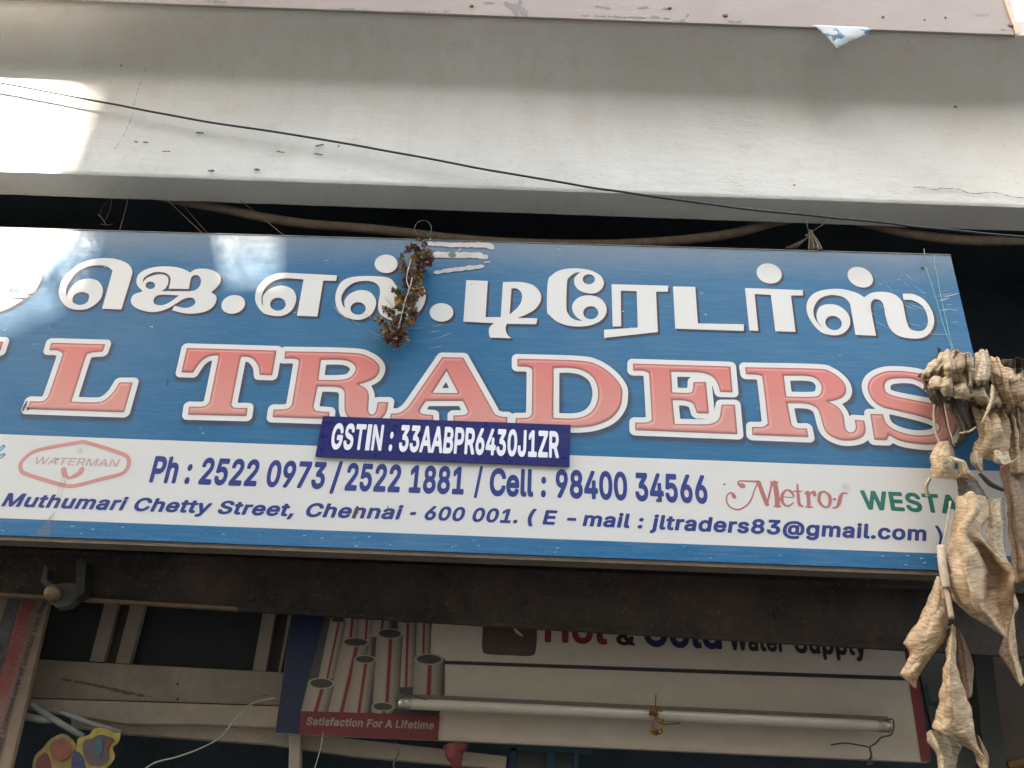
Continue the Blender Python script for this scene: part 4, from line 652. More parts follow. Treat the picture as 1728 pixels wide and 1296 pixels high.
# --- Tamil letters (traced) ---
T = []
T.append(glyph(c8('75,230! 230,230! 130,560 140,595 260,600 380,625 380,655! 200,665 30,650 0,630 -30,560!', 0, 420)))
T.append(glyph(c8('330,235! 560,250! 560,400 480,560 400,605 280,605 250,560!', 0, 420)))
T.append(glyph(c8('-260,640! 0,660 320,690! 150,790 0,850 -150,875 -300,860!', 0, 420)))
T.append(glyph(c8('1380,810! 1510,340 1510,290 1440,240 1340,225 1200,240 1050,310 950,430 895,550 900,670! 930,570 1000,480 1100,420 1220,405 1330,440 1390,540 1370,660 1290,750 1180,810 1060,825 930,800 840,720 800,630 800,540 850,400 950,300 1100,190 1300,135 1500,130 1650,165 1740,215 1785,290 1775,380 1640,820!', 0, 420),
               c8('980,690 1010,620 1100,585 1190,610 1205,660 1170,730 1080,760 1000,735', 0, 420)))
T.append(glyph(c8('245,570! 180,500 165,430 200,340 320,270 500,240 700,250 830,290 885,325! 960,280 1080,270 1200,295 1290,360 1300,440 1250,520 1170,590! 1230,630 1245,690 1200,780 1100,845 950,875 800,870 645,830! 680,770! 800,800 900,785 955,740 950,690 900,660 800,680 700,740 600,800 480,845 350,855 200,820 110,760 90,690 130,620 245,578!', 210, 420),
               c8('245,460! 270,390 380,325 480,315 570,335 625,400 600,540! 870,545! 900,400 940,360 1000,365 1035,420 1020,500 960,560 880,575! 500,575! 560,530 595,450 580,380 520,350 420,355 310,395', 210, 420),
               ell(352, 495, 65, 50, 0, 210, 420, 8), c8('395,700 420,650 500,622 740,630! 650,700 560,750 480,765 410,745', 210, 420)))
T.append([ell(1470, 752, 162, 124, -15, 210, 420, 8)])
T.append(glyph(c8('650,905! 740,415! 500,400 350,430 230,520 175,640 175,740 195,780! 190,650 250,570 350,515 470,500 590,550 640,650 620,760 560,850 450,905 330,905 200,870 110,760 85,650 120,520 230,400 380,335 500,325! 1190,360! 1180,435! 1005,430! 925,915!', 420, 420), ell(393, 750, 105, 88, 0, 420, 420, 8)))
T.append(glyph(c8('700,920 640,860 625,760 650,600 635,510 560,450 440,435 300,460 190,540 130,650 140,740 185,830! 170,710 230,620 330,570 420,560 520,590 590,680 590,780 530,890 420,950 340,960 200,930 90,840 50,720 60,580 130,450 250,390 430,370 640,375 780,400 860,480 900,600 910,750 950,850 1040,860 1120,780 1160,650 1140,520 1080,440! 1180,450! 1250,540 1270,640 1240,760 1160,870 1000,960 850,980', 560, 420), ell(355, 808, 103, 85, 0, 560, 420, 8)))
T.append([ell(733, 205, 155, 125, 0, 560, 420, 8)]); T.append([ell(1480, 860, 160, 125, 0, 560, 420, 8)])
T.append(glyph(c8('135,345! 425,355! 395,845! 600,845! 630,370! 860,370 1030,410 1130,510 1140,620 1070,730 940,810 820,855! 1095,860! 1080,940! 680,935! 665,1000 690,1080 745,1130! 455,1120! 440,1050 450,980 510,925! 95,905!', 770, 430), c8('745,455! 820,460 880,520 880,620 830,710 720,810!', 770, 430)))
T.append(glyph(c8('105,750 115,370 180,270 300,205 480,185 680,210 820,280 870,370 850,450 780,510 680,525 550,490 480,410 475,320 530,255 570,235! 480,250 400,310 375,380 365,700 390,800 460,870 600,905! 500,840 445,740 460,650 540,575 680,550 820,590 900,690 900,800 830,890 700,950 560,970 400,960 250,910 140,820', 910, 430), ell(668, 333, 82, 68, 0, 910, 430, 8), ell(695, 785, 102, 88, 0, 910, 430, 8)))
T.append(glyph(c8('975,400! 1740,420! 1735,500! 1575,500! 1600,1045! 875,1125! 875,1015! 1330,985! 1315,495! 1100,488! 1105,970! 990,970!', 910, 430)))
T.append(glyph(c8('125,430! 425,435! 460,930! 1080,940! 1080,1030! 155,1000!', 1120, 430)))
T.append(glyph(c8('1095,450! 1875,480! 1880,552! 1716,552! 1778,1043! 1505,1035! 1445,545! 1225,530! 1275,1030! 1155,1025!', 1120, 430)))
T.append([ell(1422, 255, 172, 133, 15, 1120, 430, 8)])
c6 = lambda s: contour(s, 1340, 435, 6.48)
T.append(glyph(c6('670,845! 620,560 600,490 530,430 400,410 280,450 215,550 220,650 270,730 320,765! 260,700 245,620 280,540 370,510 480,525 570,590 610,670 600,760 530,830 430,850 300,820 200,720 140,600 145,480 220,390 350,350 520,345 680,385 765,435! 850,385 980,375 1100,405 1180,480 1200,560 1230,700 1270,780 1350,805 1420,790 1460,720 1450,620 1400,530 1300,470 1195,460! 1185,395! 1300,400 1420,460 1500,570 1530,690 1500,800 1420,870 1300,885 1150,860 1050,780 1000,650 980,540 950,475 880,455 840,500 845,600 895,855!'), ell(430, 715, 92, 75, 20, 1340, 435, 6.48)))
T.append([ell(722, 215, 145, 105, 25, 1340, 435, 6.48)])
for conts in T:
    q = Print(Y_SIGN, 0.0032); q.glyph(conts); X, Z, D = q.field(0.012)
    o = iso_mesh(X, Z, D, 0.0, Y_SIGN - 0.0015); mkmesh('tamil_letter', o[0], o[1], M_WHITE, sign)
    o = iso_mesh(X, Z, D, 0.0008, Y_SIGN - 0.0008, dx=0.0075, dz=-0.0075); mkmesh('printed_shadow', o[0], o[1], M_DROP, sign)

# --- line lettering ---
Ys = Y_SIGN
for body, bl, br, cap, sp_, bo in [('Ph : 2522 0973', (251, 814.5), (546, 825.5), 45.5, 0.95, 0.028), ('/', (556.5, 827), (572, 827), 47, 1, 0.006), ('2522 1881', (581, 828), (782, 835), 47, 0.95, 0.028), ('/', (800, 834), (812, 836), 47, 1, 0.006), ('Cell :', (825, 837), (921, 839.5), 47, 0.95, 0.03), ('98400 34566', (937, 840), (1195, 850.5), 48, 0.95, 0.03)]:
    lettering('phone_lettering', body, bl, br, cap, Ys, M_INK, sign, 0.0010, spacing=sp_)
for body, bl, br, cap in [('Muthumari Chetty Street,', (2, 854.5), (495, 872), 23), ('Chennai', (515, 872.5), (679, 877), 24), ('-', (691, 877), (701.5, 877), 24), ('600 001.', (716, 877.5), (873, 883.5), 24), ('( E - mail :', (890, 884), (1087, 892.5), 24.5), ('jltraders83@gmail.com', (1096, 893.2), (1566, 913.5), 25), (')', (1583, 914.5), (1593, 915), 26)]:
    lettering('address_lettering', body, bl, br, cap, Ys, M_INK, sign, 0.0010, shear=0.22 if body != ')' else 0.0)
lettering('green_lettering', 'WESTAR', (1456, 859.5), (1652, 869.5), 32, Ys, M_GREEN, sign, 0.0010)
lettering('pink_lettering', 'WATERMAN', (57.5, 783.3), (199, 788), 12.5, Ys, M_FADE2, sign, 0.0010, shear=0.12, face='R')
hx = Print(Ys, 0.0022)
z7 = lambda L: [(x / 6.912, 720 + y / 6.912) for x, y in L]
hx.stroke(z7([(970, 175), (1200, 240), (1440, 325), (1495, 370), (1505, 430), (1470, 510), (1390, 560), (1150, 620), (900, 685), (780, 690), (600, 645), (300, 550), (245, 500), (245, 430), (300, 360), (400, 290), (600, 240), (970, 175)]), 6.6, 5)
hx.build('logo_outline', M_FADE, sign, 0.0010)
dr = Print(Ys, 0.0016)
dr.stroke(z7([(745, 500), (755, 560), (800, 600)]), (9, 9, 4)); dr.stroke(z7([(955, 500), (930, 540), (860, 580), (800, 605)]), (9, 9, 7, 4)); dr.build('logo_drop_mark', M_FADE, sign, 0.0010)
rg = Print(Ys, 0.0012)
a = np.linspace(0, 2 * np.pi, 20)
rg.stroke([(134 + 5 * math.cos(t), 761 + 5 * math.sin(t)) for t in a], 0.9, 2)
rg.build('registered_mark', M_GREY, sign, 0.0010); rg = Print(Ys, 0.0012); rg.stroke([(1427 + 6 * math.cos(t), 823 + 6 * math.sin(t)) for t in a], 0.9, 2)
rg.build('registered_mark', M_GREY, sign, 0.0010)
lettering('registered_mark', 'R', (131.7, 763.5), (136.5, 763.7), 5, Ys, M_GREY, sign, 0.0010)
lettering('registered_mark', 'R', (1424.5, 826), (1429.7, 826), 6, Ys, M_GREY, sign, 0.0010)
me_ = Print(Ys, 0.0014); z72 = lambda L: [(1210 + x / 7.2, 790 + y / 7.2) for x, y in L]
for pts, wd in [([(300, 215), (270, 205), (255, 180), (275, 158), (400, 160), (510, 165)], (9, 5, 2.5, 2.5, 3, 4)), ([(300, 214), (312, 216)], 9),
                ([(205, 340), (190, 310), (150, 305), (115, 350), (125, 430), (180, 485), (260, 505), (350, 460), (410, 390), (450, 280), (485, 190)], (7, 4, 2.6, 2.4, 2.6, 2.8, 3, 2.8, 2.6, 2.4, 2.4)), ([(200, 335), (208, 350)], 7),
                ([(505, 175), (550, 300), (605, 440)], 7.4), ([(605, 440), (640, 300), (665, 180)], 3.4), ([(700, 180), (725, 320), (735, 455)], 8.6), ([(650, 172), (735, 175)], 3), ([(690, 463), (775, 468)], 2.6),
                ([(800, 350), (925, 355), (900, 290), (845, 268), (795, 320), (790, 400), (830, 455), (880, 455), (925, 420)], (2, 2, 5, 3, 5.5, 6, 4, 3, 2)),
                ([(975, 200), (985, 330), (1000, 440), (1040, 465)], (3, 5.5, 5.5, 3)), ([(930, 282), (1025, 285)], 2.6),
                ([(1100, 295), (1110, 380), (1115, 465)], 6.2), ([(1070, 310), (1100, 290)], 3), ([(1080, 470), (1160, 475)], 2.6), ([(1115, 345), (1140, 300), (1180, 295)], (3, 3, 6)), ([(1175, 300), (1185, 325)], 6.5),
                ([(1300, 282), (1250, 310), (1240, 400), (1290, 465), (1340, 475), (1370, 430), (1365, 340), (1300, 282)], (3, 5.5, 6, 4, 3.5, 5.5, 6, 3)),
                ([(1415, 378), (1435, 380)], 4), ([(1580, 310), (1530, 305), (1500, 350), (1480, 430), (1450, 475), (1405, 485)], (3, 3.5, 6.5, 6.5, 4, 2.5))]:
    me_.stroke(z72(pts), wd, 6)
me_.build('script_lettering', M_RED, sign, 0.0010)
cy = Print(Ys, 0.0014)
cy.stroke([(-14, 775), (-6, 766), (4, 758), (8, 754), (6, 752), (0, 757), (-4, 766), (2, 768), (8, 766), (6, 770), (-2, 775)], 2.4); cy.build('cyan_lettering', M_CYAN, sign, 0.0010)

# stains, paste smears, thread scratches
M_PASTE = simple('dried_white_paste', (0.60, 0.54, 0.52), 0.9, 0.25, 60, 0.4, dirt=(0.16, 0.22, 0.27), dirt_amt=0.5)
ps = Print(Ys, 0.0018)
for pts, wd in [([(722, 412), (770, 414), (815, 414), (829, 417)], (7, 10, 11, 11)), ([(727, 430), (765, 431), (800, 431), (818, 434)], (11, 14, 12, 11)), ([(735, 460), (765, 456), (795, 452), (815, 450)], (6, 9, 9, 6)), ([(812, 444), (826, 442)], (1, 2)), ([(768, 428), (778, 420)], (2, 2))]:
    ps = Print(Ys, 0.0018); ps.stroke(pts, wd)
    ps.build('paste_smear', M_PASTE, sign, 0.0020, rag=0.0024, ragscale=85)
gb = Print(Ys, 0.0016); gb.poly(ell(763, 431, 6.5, 5, 0, 0, 0, 1)); gb.build('green_smudge', simple('green_smudge', (0.12, 0.20, 0.15), 0.9), sign, 0.0026, rag=0.001)
M_HAIR = simple('scratch_pale', (0.34, 0.42, 0.47), 0.6, 0.3, 60)
hr = Print(Ys, 0.0011)
for i in range(36):
    if i < 12: cx, cy_, r, a0 = 700 + random.uniform(-12, 12), 470 + random.uniform(-12, 12), random.uniform(95, 155), random.uniform(1.0, 2.6)
    else: cx, cy_, r, a0 = 1590 + random.uniform(-10, 10), 440 + random.uniform(-10, 10), random.uniform(55, 150), random.uniform(1.3, 2.5)
    L = random.uniform(0.12, 0.42)
    hr.stroke([(cx + r * 1.1 * math.cos(a0 + L * k / 4), cy_ + r * 0.85 * math.sin(a0 + L * k / 4) + random.uniform(-.3, .3)) for k in range(5)], (0.25, 0.7, random.uniform(.5, 1.1), 0.6, 0.2), 3)
tag(hr.build('scratch_mark', M_HAIR, sign, 0.0021), kind='stuff')
sc2 = Print(Ys, 0.0013)
for x, y in [(1600, 500), (1592, 506), (1608, 498)]: sc2.stroke([(x - 9, y + 2), (x, y), (x + 11, y - 3)], (0.5, 2.2, 0.5))
for i in range(60):
    x = random.uniform(0, 1600); y = random.uniform(0, 1); yy = line(x, *TOP) + 8 + y * (line(x, *S1) - line(x, *TOP) - 12) if random.random() < .6 else line(x, *S2) + 3 + y * 22
    sc2.stroke([(x, yy), (x + random.uniform(1, 5), yy + random.uniform(-1.5, 1.5)), (x + random.uniform(3, 8), yy + random.uniform(-2, 2))], (0.4, random.uniform(0.8, 2.2), 0.4), 3)
tag(sc2.build('pale_fleck', simple('pale_fleck', (0.42, 0.48, 0.52), 0.7), sign, 0.0020), kind='stuff')
dk = Print(Ys, 0.0013)
for x, y, a_, b_, r in [(602, 862, 3.2, 8, 10), (598, 872, 2, 4, 0), (1110, 845, 3, 3, 0), (283, 647, 1.5, 6, 10), (98, 775, 3, 1.2, 20), (1222, 818, 2, 1.2, 0), (655, 856, 1.5, 1.5, 0), (42, 686, 2, 10, 25), (48, 690, 2.5, 2.5, 0), (1556, 453, 3, 2.5, 0)]:
    dk.poly(ell(x, y, a_, b_, r, 0, 0, 1))
tag(dk.build('dark_stain', simple('dark_stain', (0.09, 0.075, 0.07), 0.9), sign, 0.0020, rag=0.0012, ragscale=150), kind='stuff')
run = G('rusty_run'); 
M_RUN = run.done(run.mix(run.ramp(run.noise(30, 5, 0.7), 0.3, 0.7), (0.42, 0.36, 0.31), (0.36, 0.28, 0.22)), 0.8)
nd = run.noise(22, 6, 0.7, vec=run.map((2.5, 1, .5)))
run.set(run.b.inputs['Alpha'], run.ramp(nd, 0.42, 0.7, 0, 0.6))
flat('dirty_run', [(58, 902.5), (86, 903.5), (94, 868), (112, 812), (104, 800), (98, 830), (88, 868)], Ys, 0.0018, M_RUN, sign)

# ---------------------------------------------------------------- tax number plate fixed on the sign
plate = thing('number_plate', P(748, 745, Y_SIGN), 'small navy plate with white GSTIN number stuck over the red letters', 'number plate')
MB().slab([(532, 770), (961, 787), (963, 717), (545, 702)], Y_SIGN - 0.0085, 0.0045).build('navy_plate', M_PLATE, plate)
YP = Y_SIGN - 0.0085
lettering('white_lettering', 'GSTIN :', (556.5, 758), (661, 761.5), 44, YP, M_PLATEW, plate, 0.0008, spacing=1.02)
lettering('white_lettering', '33AABPR6430J1ZR', (672, 762), (943, 773.3), 45, YP, M_PLATEW, plate, 0.0008, spacing=0.96)

# ---------------------------------------------------------------- unseen sheet added to shade the front, its holes shape the sun patches
QC = Vector((0.0, 2.6, 3.2)); DC = 9.5; CC = QC + to_sun * DC
ux = to_sun.cross(Vector((0, 0, 1))).normalized(); uy = ux.cross(to_sun).normalized()
def sunproj(p):
    q = p + to_sun * ((CC - p).dot(to_sun)); r = q - CC; return (r.dot(ux), r.dot(uy))
hole1 = [sunproj(P(x, y, Y)) for x, y, Y in [(-300, 60, Y_WALL), (142, 153, Y_WALL), (88, 292, Y_WALL), (122, 392, Y_SIGN), (72, 455, Y_SIGN), (-20, 500, Y_SIGN), (-300, 510, Y_SIGN)]]
def perforations(quad, Y, step, size, seed):
    r_ = random.Random(seed); o = []
    q = [Vector(sunproj(P(x, y, Y))).to_2d() for x, y in quad]
    nu = max(1, round((q[1] - q[0]).length / step)); nv = max(1, round((q[3] - q[0]).length / step))
    for a in range(nu):
        for b in range(nv):
            u_, v_ = (a + .5) / nu, (b + .5) / nv
            c = (q[0] * (1 - u_) + q[1] * u_) * (1 - v_) + (q[3] * (1 - u_) + q[2] * u_) * v_
            s_ = size * (size and r_.uniform(.8, 1.15)); t0 = r_.uniform(0, 1.5)
            o.append([(c.x + s_ * math.cos(t0 + k * math.pi / 2), c.y + s_ * math.sin(t0 + k * math.pi / 2)) for k in range(4)])
    return o
perf = perforations([(362, 385), (474, 388), (466, 478), (380, 478)], Y_SIGN, 0.030, 0.0080, 1)
perf += perforations([(146, 152), (172, 154), (116, 290), (92, 290)], Y_WALL, 0.028, 0.0085, 4)
perf += perforations([(126, 392), (172, 393), (124, 500), (78, 460)], Y_SIGN, 0.030, 0.0085, 2)
perf += perforations([(-40, 506), (68, 463), (104, 520), (-30, 575)], Y_SIGN, 0.030, 0.0080, 3)
outer = [(-4.6, -4.2), (4.6, -4.2), (4.6, 3.0), (-4.6, 3.0)]
rings = [outer, hole1] + perf
tri = tessellate_polygon([[Vector((x, y, 0)) for x, y in q] for q in rings])
pts = [CC + ux * x + uy * y for q in rings for x, y in q]
sun_mask = mkmesh('sun_mask_sheet', pts, tri, simple('sun_mask_grey', (0.30, 0.33, 0.36), 0.8))
so = sun_mask.modifiers.new('solid', 'SOLIDIFY'); so.thickness = 0.01
tag(sun_mask, 'unseen sheet with holes added overhead to shade the front and shape the sun patches', 'light blocker')

ob = MB().prism([(-26, -5.2, 0), (26, -5.2, 0), (26, -5.2, 11.0), (-26, -5.2, 11.0)], [(-26, -12, 0), (26, -12, 0), (26, -12, 11.0), (-26, -12, 11.0)]).build('opposite_building', simple('opposite_plaster', (0.24, 0.205, 0.17), 0.9, .3, .6), None)
tag(ob, 'plain plastered building row closing the other side of the street', 'building')

# ---------------------------------------------------------------- cable across the wall, corrugated conduit, threads
cb = MB(); base = [(-60, 127), (0, 140), (150, 168), (300, 197), (450, 221), (600, 245), (760, 275), (900, 300), (1050, 324), (1200, 345), (1330, 360), (1450, 372), (1600, 388), (1800, 407)]
pts = [P(x, y + random.uniform(-.7, .7), Y_WALL - 0.030) for x, y in [tuple(q) for q in catmull(base, 3)]]
cb.tube(catmull(pts, 5), 0.0043, 8); c = cb.build('black_cable', simple('black_cable_rubber', (0.020, 0.022, 0.035), 0.5), None, True)
tag(c, 'thin black cable slanting down across the white wall', 'cable')
M_COND = simple('dusty_brown_conduit', (0.30, 0.21, 0.15), 0.75, 0.35, 14, 0.2, dirt=(0.22, 0.19, 0.16), dirt_amt=0.6)
def conduit(pix, Y, r):
    p = catmull([P(x, y, Y + d) for x, y, d in pix], 10); seg = np.concatenate([[0], np.cumsum(np.linalg.norm(np.diff(p, axis=0), axis=1))])
    s = np.arange(0, seg[-1], 0.0021); q = np.stack([np.interp(s, seg, p[:, k]) for k in range(3)], 1)
    rr = [r * (1.0 if (i % 4) < 2 else 0.84) for i in range(len(s))]
    return MB().tube(q, rr, 12)
cd = conduit([(230, 322, .02), (310, 340, .02), (380, 353, .01), (440, 366, 0), (520, 378, 0), (600, 384, 0), (680, 392, 0), (760, 402, 0), (860, 409, 0), (960, 412, 0), (1060, 411, 0), (1160, 404, 0), (1240, 393, .0), (1320, 372, .02), (1390, 362, .03), (1450, 374, .02), (1520, 391, .0), (1590, 402, -.01), (1660, 406, -.01), (1760, 405, -.01)], 2.74, 0.0195).build('corrugated_conduit', M_COND, None, True)
tag(cd, 'brown corrugated flexible conduit sagging in the gap above the sign', 'conduit')
M_THREAD = simple('old_thread', (0.26, 0.20, 0.16), 0.9)
M_GTHREAD = simple('green_thread', (0.22, 0.50, 0.42), 0.6)
def thread(name, pix, Y, r, mat, label, cat='thread', group=None):
    m = MB(); m.tube(catmull([P(x, y, Y - (d[0] if d else 0)) for x, y, *d in pix], 8), r, 5); o = m.build(name, mat, None, True)
    return tag(o, label, cat, group)
thread('thread', [(217, 333), (210, 360), (202, 388)], 2.66, 0.0011, M_THREAD, 'straight brown thread hanging left of the conduit over the sign edge')
thread('thread', [(281, 336), (308, 362), (342, 394)], 2.66, 0.0011, M_THREAD, 'slanting reddish thread just left of where the conduit emerges')
thread('thread', [(302, 338), (325, 365), (350, 393)], 2.665, 0.0008, M_THREAD, 'finer thread beside the slanting reddish one')
thread('thread', [(405, 338), (436, 362), (480, 398)], 2.66, 0.0012, M_THREAD, 'pale thread crossing in front of the conduit above the faint light patch')
# tied twigs above the edge of the sign
def twig(name, strands, Y, mat, label):
    m = MB()
    for pix, r in strands: m.tube(catmull([P(x, y, Y - d) for x, y, d in pix], 6), r, 5)
    return tag(m.build(name, mat, None, True), label, 'twig')
M_TWIG = simple('dry_grass_tuft', (0.20, 0.16, 0.12), 0.9, 0.4, 40)
st = [([(1360, 370, .03), (1363, 385, .02), (1367, 395, .0)], .0018), ([(1399, 372, .03), (1385, 381, .02), (1368, 392, 0)], .0018), ([(1366, 390, 0), (1362, 400, 0), (1360, 396, .01)], .003)]
for i in range(26):
    a = random.uniform(-9, 16); st.append(([(1367 + random.uniform(-3, 3), 390 + random.uniform(-2, 4), random.uniform(-.01, .01)), (1370 + a * .5, 403, random.uniform(-.01, .02)), (1372 + a, 421, random.uniform(-.01, .02))], random.uniform(.0012, .0028)))
for i in range(8): st.append(([(1368, 398, 0), (1355 - i, 408, 0), (1345 - 3 * i, 418 + i % 3, 0)], .0006))
twig('dry_tuft', st, 2.63, M_TWIG, 'dry grass tuft tied with two splayed ends above the right half of the sign')
st = [([(188, 336, 0), (186, 352, 0), (178, 372, 0)], .0015), ([(165, 362, 0), (172, 368, .01), (180, 381, 0)], .0022), ([(182, 340, 0), (172, 350, .0), (168, 366, 0)], .001), ([(170, 378, 0), (182, 380, 0), (190, 378, 0)], .002)]
twig('dry_twig', st, 2.66, simple('brown_twig', (0.14, 0.075, 0.045), 0.9), 'small brown twig caught above the sunlit left end of the sign')

# ---------------------------------------------------------------- dried flower garland in the middle of the sign
gar = thing('flower_garland', P(690, 500, 2.58), 'short dried brown marigold garland hanging by a thread over the Tamil lettering', 'garland')
def bud_mesh(seed):
    r_ = random.Random(seed); m = MB()
    for k in range(11):
        a = r_.uniform(0, 6.28); e = r_.uniform(-.9, 1.2); L = r_.uniform(.55, 1.0); wv = r_.uniform(.22, .42)
        dr_ = Vector((math.cos(a) * math.cos(e), math.sin(a) * math.cos(e), math.sin(e))); s_ = dr_.cross(Vector((r_.uniform(-1, 1), r_.uniform(-1, 1), r_.uniform(-1, 1)))).normalized(); n_ = dr_.cross(s_)
        q = [dr_ * .08 - s_ * wv * .3, dr_ * .08 + s_ * wv * .3, dr_ * L * .6 + s_ * wv + n_ * r_.uniform(-.1, .25), dr_ * L * .6 - s_ * wv + n_ * r_.uniform(-.1, .25), dr_ * L + n_ * r_.uniform(-.3, .45) + s_ * r_.uniform(-.2, .2)]
        m.add(q, [(0, 1, 2, 3), (3, 2, 4)])
    k = len(m.v)   # calyx
    for j in range(6): m.v.append(Vector((math.cos(j) * .25, math.sin(j) * .25, -.1)))
    m.v += [Vector((0, 0, .3)), Vector((0, 0, -.5))]
    for j in range(6): m.f += [[k + j, k + (j + 1) % 6, k + 6], [k + (j + 1) % 6, k + j, k + 7]]
    me = bpy.data.meshes.new('flower'); me.from_pydata([tuple(q) for q in m.v], [], m.f); return me
fm = [simple('dried_flower_ochre', (0.36, 0.20, 0.08), 0.9, 0.5, 90), simple('dried_flower_brown', (0.21, 0.115, 0.07), 0.9, 0.5, 90), simple('dried_flower_wine', (0.15, 0.06, 0.06), 0.9, 0.5, 90), simple('dried_leaf_olive', (0.26, 0.22, 0.11), 0.9, 0.5, 90)]
buds = []
for mi, mt in enumerate(fm):
    for sd_ in range(3):
        me = bud_mesh(mi * 10 + sd_); me.materials.append(mt); buds.append(me)
cl = [(708, 405, 5), (716, 412, 6), (700, 416, 6), (690, 421, 7), (706, 425, 9), (718, 425, 8), (680, 432, 5), (700, 436, 10), (714, 436, 10), (725, 428, 7), (722, 443, 8), (708, 448, 9), (694, 446, 6), (680, 446, 5), (700, 458, 8), (712, 459, 7), (682, 455, 8), (692, 463, 9), (686, 472, 8), (702, 468, 7), (708, 474, 5), (684, 480, 6), (698, 482, 6), (668, 490, 8), (677, 498, 7), (706, 487, 8), (711, 492, 7), (696, 492, 7), (703, 500, 6), (690, 502, 6), (670, 508, 8), (681, 506, 7), (694, 510, 8), (703, 505, 6), (650, 522, 7), (659, 528, 7), (676, 518, 9), (690, 524, 7), (700, 527, 8), (666, 536, 9), (680, 534, 8), (694, 537, 8), (642, 542, 7), (650, 550, 6), (660, 546, 7), (702, 533, 5), (688, 545, 7), (648, 558, 6), (662, 560, 9), (675, 556, 7), (680, 563, 8), (660, 571, 9), (672, 572, 9), (668, 581, 7), (683, 571, 5), (655, 566, 6), (676, 580, 5), (712, 466, 5), (672, 545, 7), (685, 515, 6), (697, 470, 6), (728, 435, 5)]
n_f = 0
for (x, y, r) in cl:
    for rep in range(2):
        me = random.choice(buds); o = bpy.data.objects.new('flower', me); COL.objects.link(o)
        xx, yy = x + random.uniform(-3, 3) * rep, y + random.uniform(-3, 3) * rep
        o.location = P(xx, yy, 2.575 + random.uniform(-.018, .014)) ; o.scale = [r * 0.0034 * random.uniform(.75, 1.05)] * 3
        o.rotation_euler = [random.uniform(0, 6.28) for _ in range(3)]
        mwv = o.matrix_basis.copy(); adopt(o, gar)
def gtube(name, pix, r, mat, par, Y=2.565):
    m = MB(); m.tube(catmull([P(x, y, Y - (d[0] if d else 0)) for x, y, *d in pix], 8), r, 6); return m.build(name, mat, par, True)
gtube('stem', [(696, 468), (690, 490), (683, 510), (677, 535), (672, 555)], .0022, simple('pale_dry_stem', (0.40, 0.34, 0.30), 0.8), gar, 2.55)
gtube('stem', [(663, 474), (670, 483), (676, 488)], .0010, simple('pale_dry_stem2', (0.36, 0.34, 0.32), 0.8), gar, 2.57)
gtube('stem', [(650, 502), (657, 511), (663, 517)], .0009, simple('pale_dry_stem3', (0.28, 0.24, 0.22), 0.8), gar, 2.57)
gtube('white_thread', [(694, 436), (690, 450), (686, 470), (690, 486)], .0016, simple('white_string', (0.6, 0.6, 0.62), 0.8), gar, 2.56)
lp = [(709 + 14 * math.cos(t) + 5, 386 + 14 * math.sin(t), 0.0) for t in np.linspace(2.2, 2.2 + 5.2, 14)]
gtube('thread_loop', lp, .0007, simple('grey_thread', (0.22, 0.26, 0.26), 0.7), gar, 2.60)
gtube('green_thread', [(690, 414), (700, 409), (712, 408), (722, 409), (726, 402)], .0012, M_GTHREAD, gar, 2.565)

# ---------------------------------------------------------------- bundle of dried banana leaves at the right end
def leafmat(name, a, b, dark, vs=13.0):
    g = G(name)
    uv = g.t.nodes.new('ShaderNodeUVMap').outputs[0]
    v1 = g.noise(vs, 5, 0.6, vec=g.map((0.35, 1.0, 1.0), rot=(0, 0, 0.16), src=uv), dist=0.4); v2 = g.noise(vs * 4, 3, 0.6, vec=g.map((0.12, 1.0, 1.0), rot=(0, 0, 0.12), src=uv)); n = g.noise(9, 5, 0.6)
    c = g.mix(g.ramp(n, 0.35, 0.65), a, b)
    c = g.mix(g.ramp(v1, 0.46, 0.60, 0, 0.75), c, dark); c = g.mix(g.ramp(v2, 0.48, 0.64, 0, 0.55), c, tuple(q * 0.55 for q in dark))
    c = g.mix(g.ramp(g.noise(45, 6, 0.75), 0.60, 0.74, 0, 0.7), c, (0.13, 0.07, 0.04))
    c = g.mix(g.ramp(g.noise(14, 4, 0.6), 0.52, 0.68, 0, 0.5), c, tuple(q * 0.8 for q in dark))
    sx = g.t.nodes.new('ShaderNodeSeparateXYZ'); g.set(sx.inputs[0], uv); ed = g.math('ABSOLUTE', g.math('SUBTRACT', sx.outputs['X'], 0.5))
    c = g.mix(g.ramp(g.math('ADD', ed, g.math('MULTIPLY', v2, 0.06)), 0.47, 0.535, 0, 0.55), c, (0.16, 0.09, 0.05))
    h = g.math('ADD', g.math('MULTIPLY', v1, 1.0), g.math('MULTIPLY', v2, 0.5))
    g.done(c, 0.72, g.bump(h, 0.6, 0.005), spec=0.25)
    return g.m
ML1 = leafmat('dry_leaf_tan', (0.47, 0.325, 0.20), (0.57, 0.42, 0.275), (0.27, 0.165, 0.095))
ML2 = leafmat('dry_leaf_pale', (0.50, 0.40, 0.28), (0.58, 0.47, 0.33), (0.27, 0.17, 0.10))
ML3 = leafmat('dry_leaf_brown', (0.25, 0.155, 0.095), (0.30, 0.19, 0.12), (0.14, 0.085, 0.055))
ML4 = leafmat('dry_leaf_dark_and_shade', (0.13, 0.10, 0.08), (0.16, 0.125, 0.10), (0.07, 0.05, 0.04))  # dark fronds, and shade painted into hollows and under flaps
lb = thing('dried_leaf_bundle', P(1640, 640, 2.5), 'bundle of dried tan banana leaves hanging by thread at the right end of the sign', 'dried leaves')
YL = 2.53
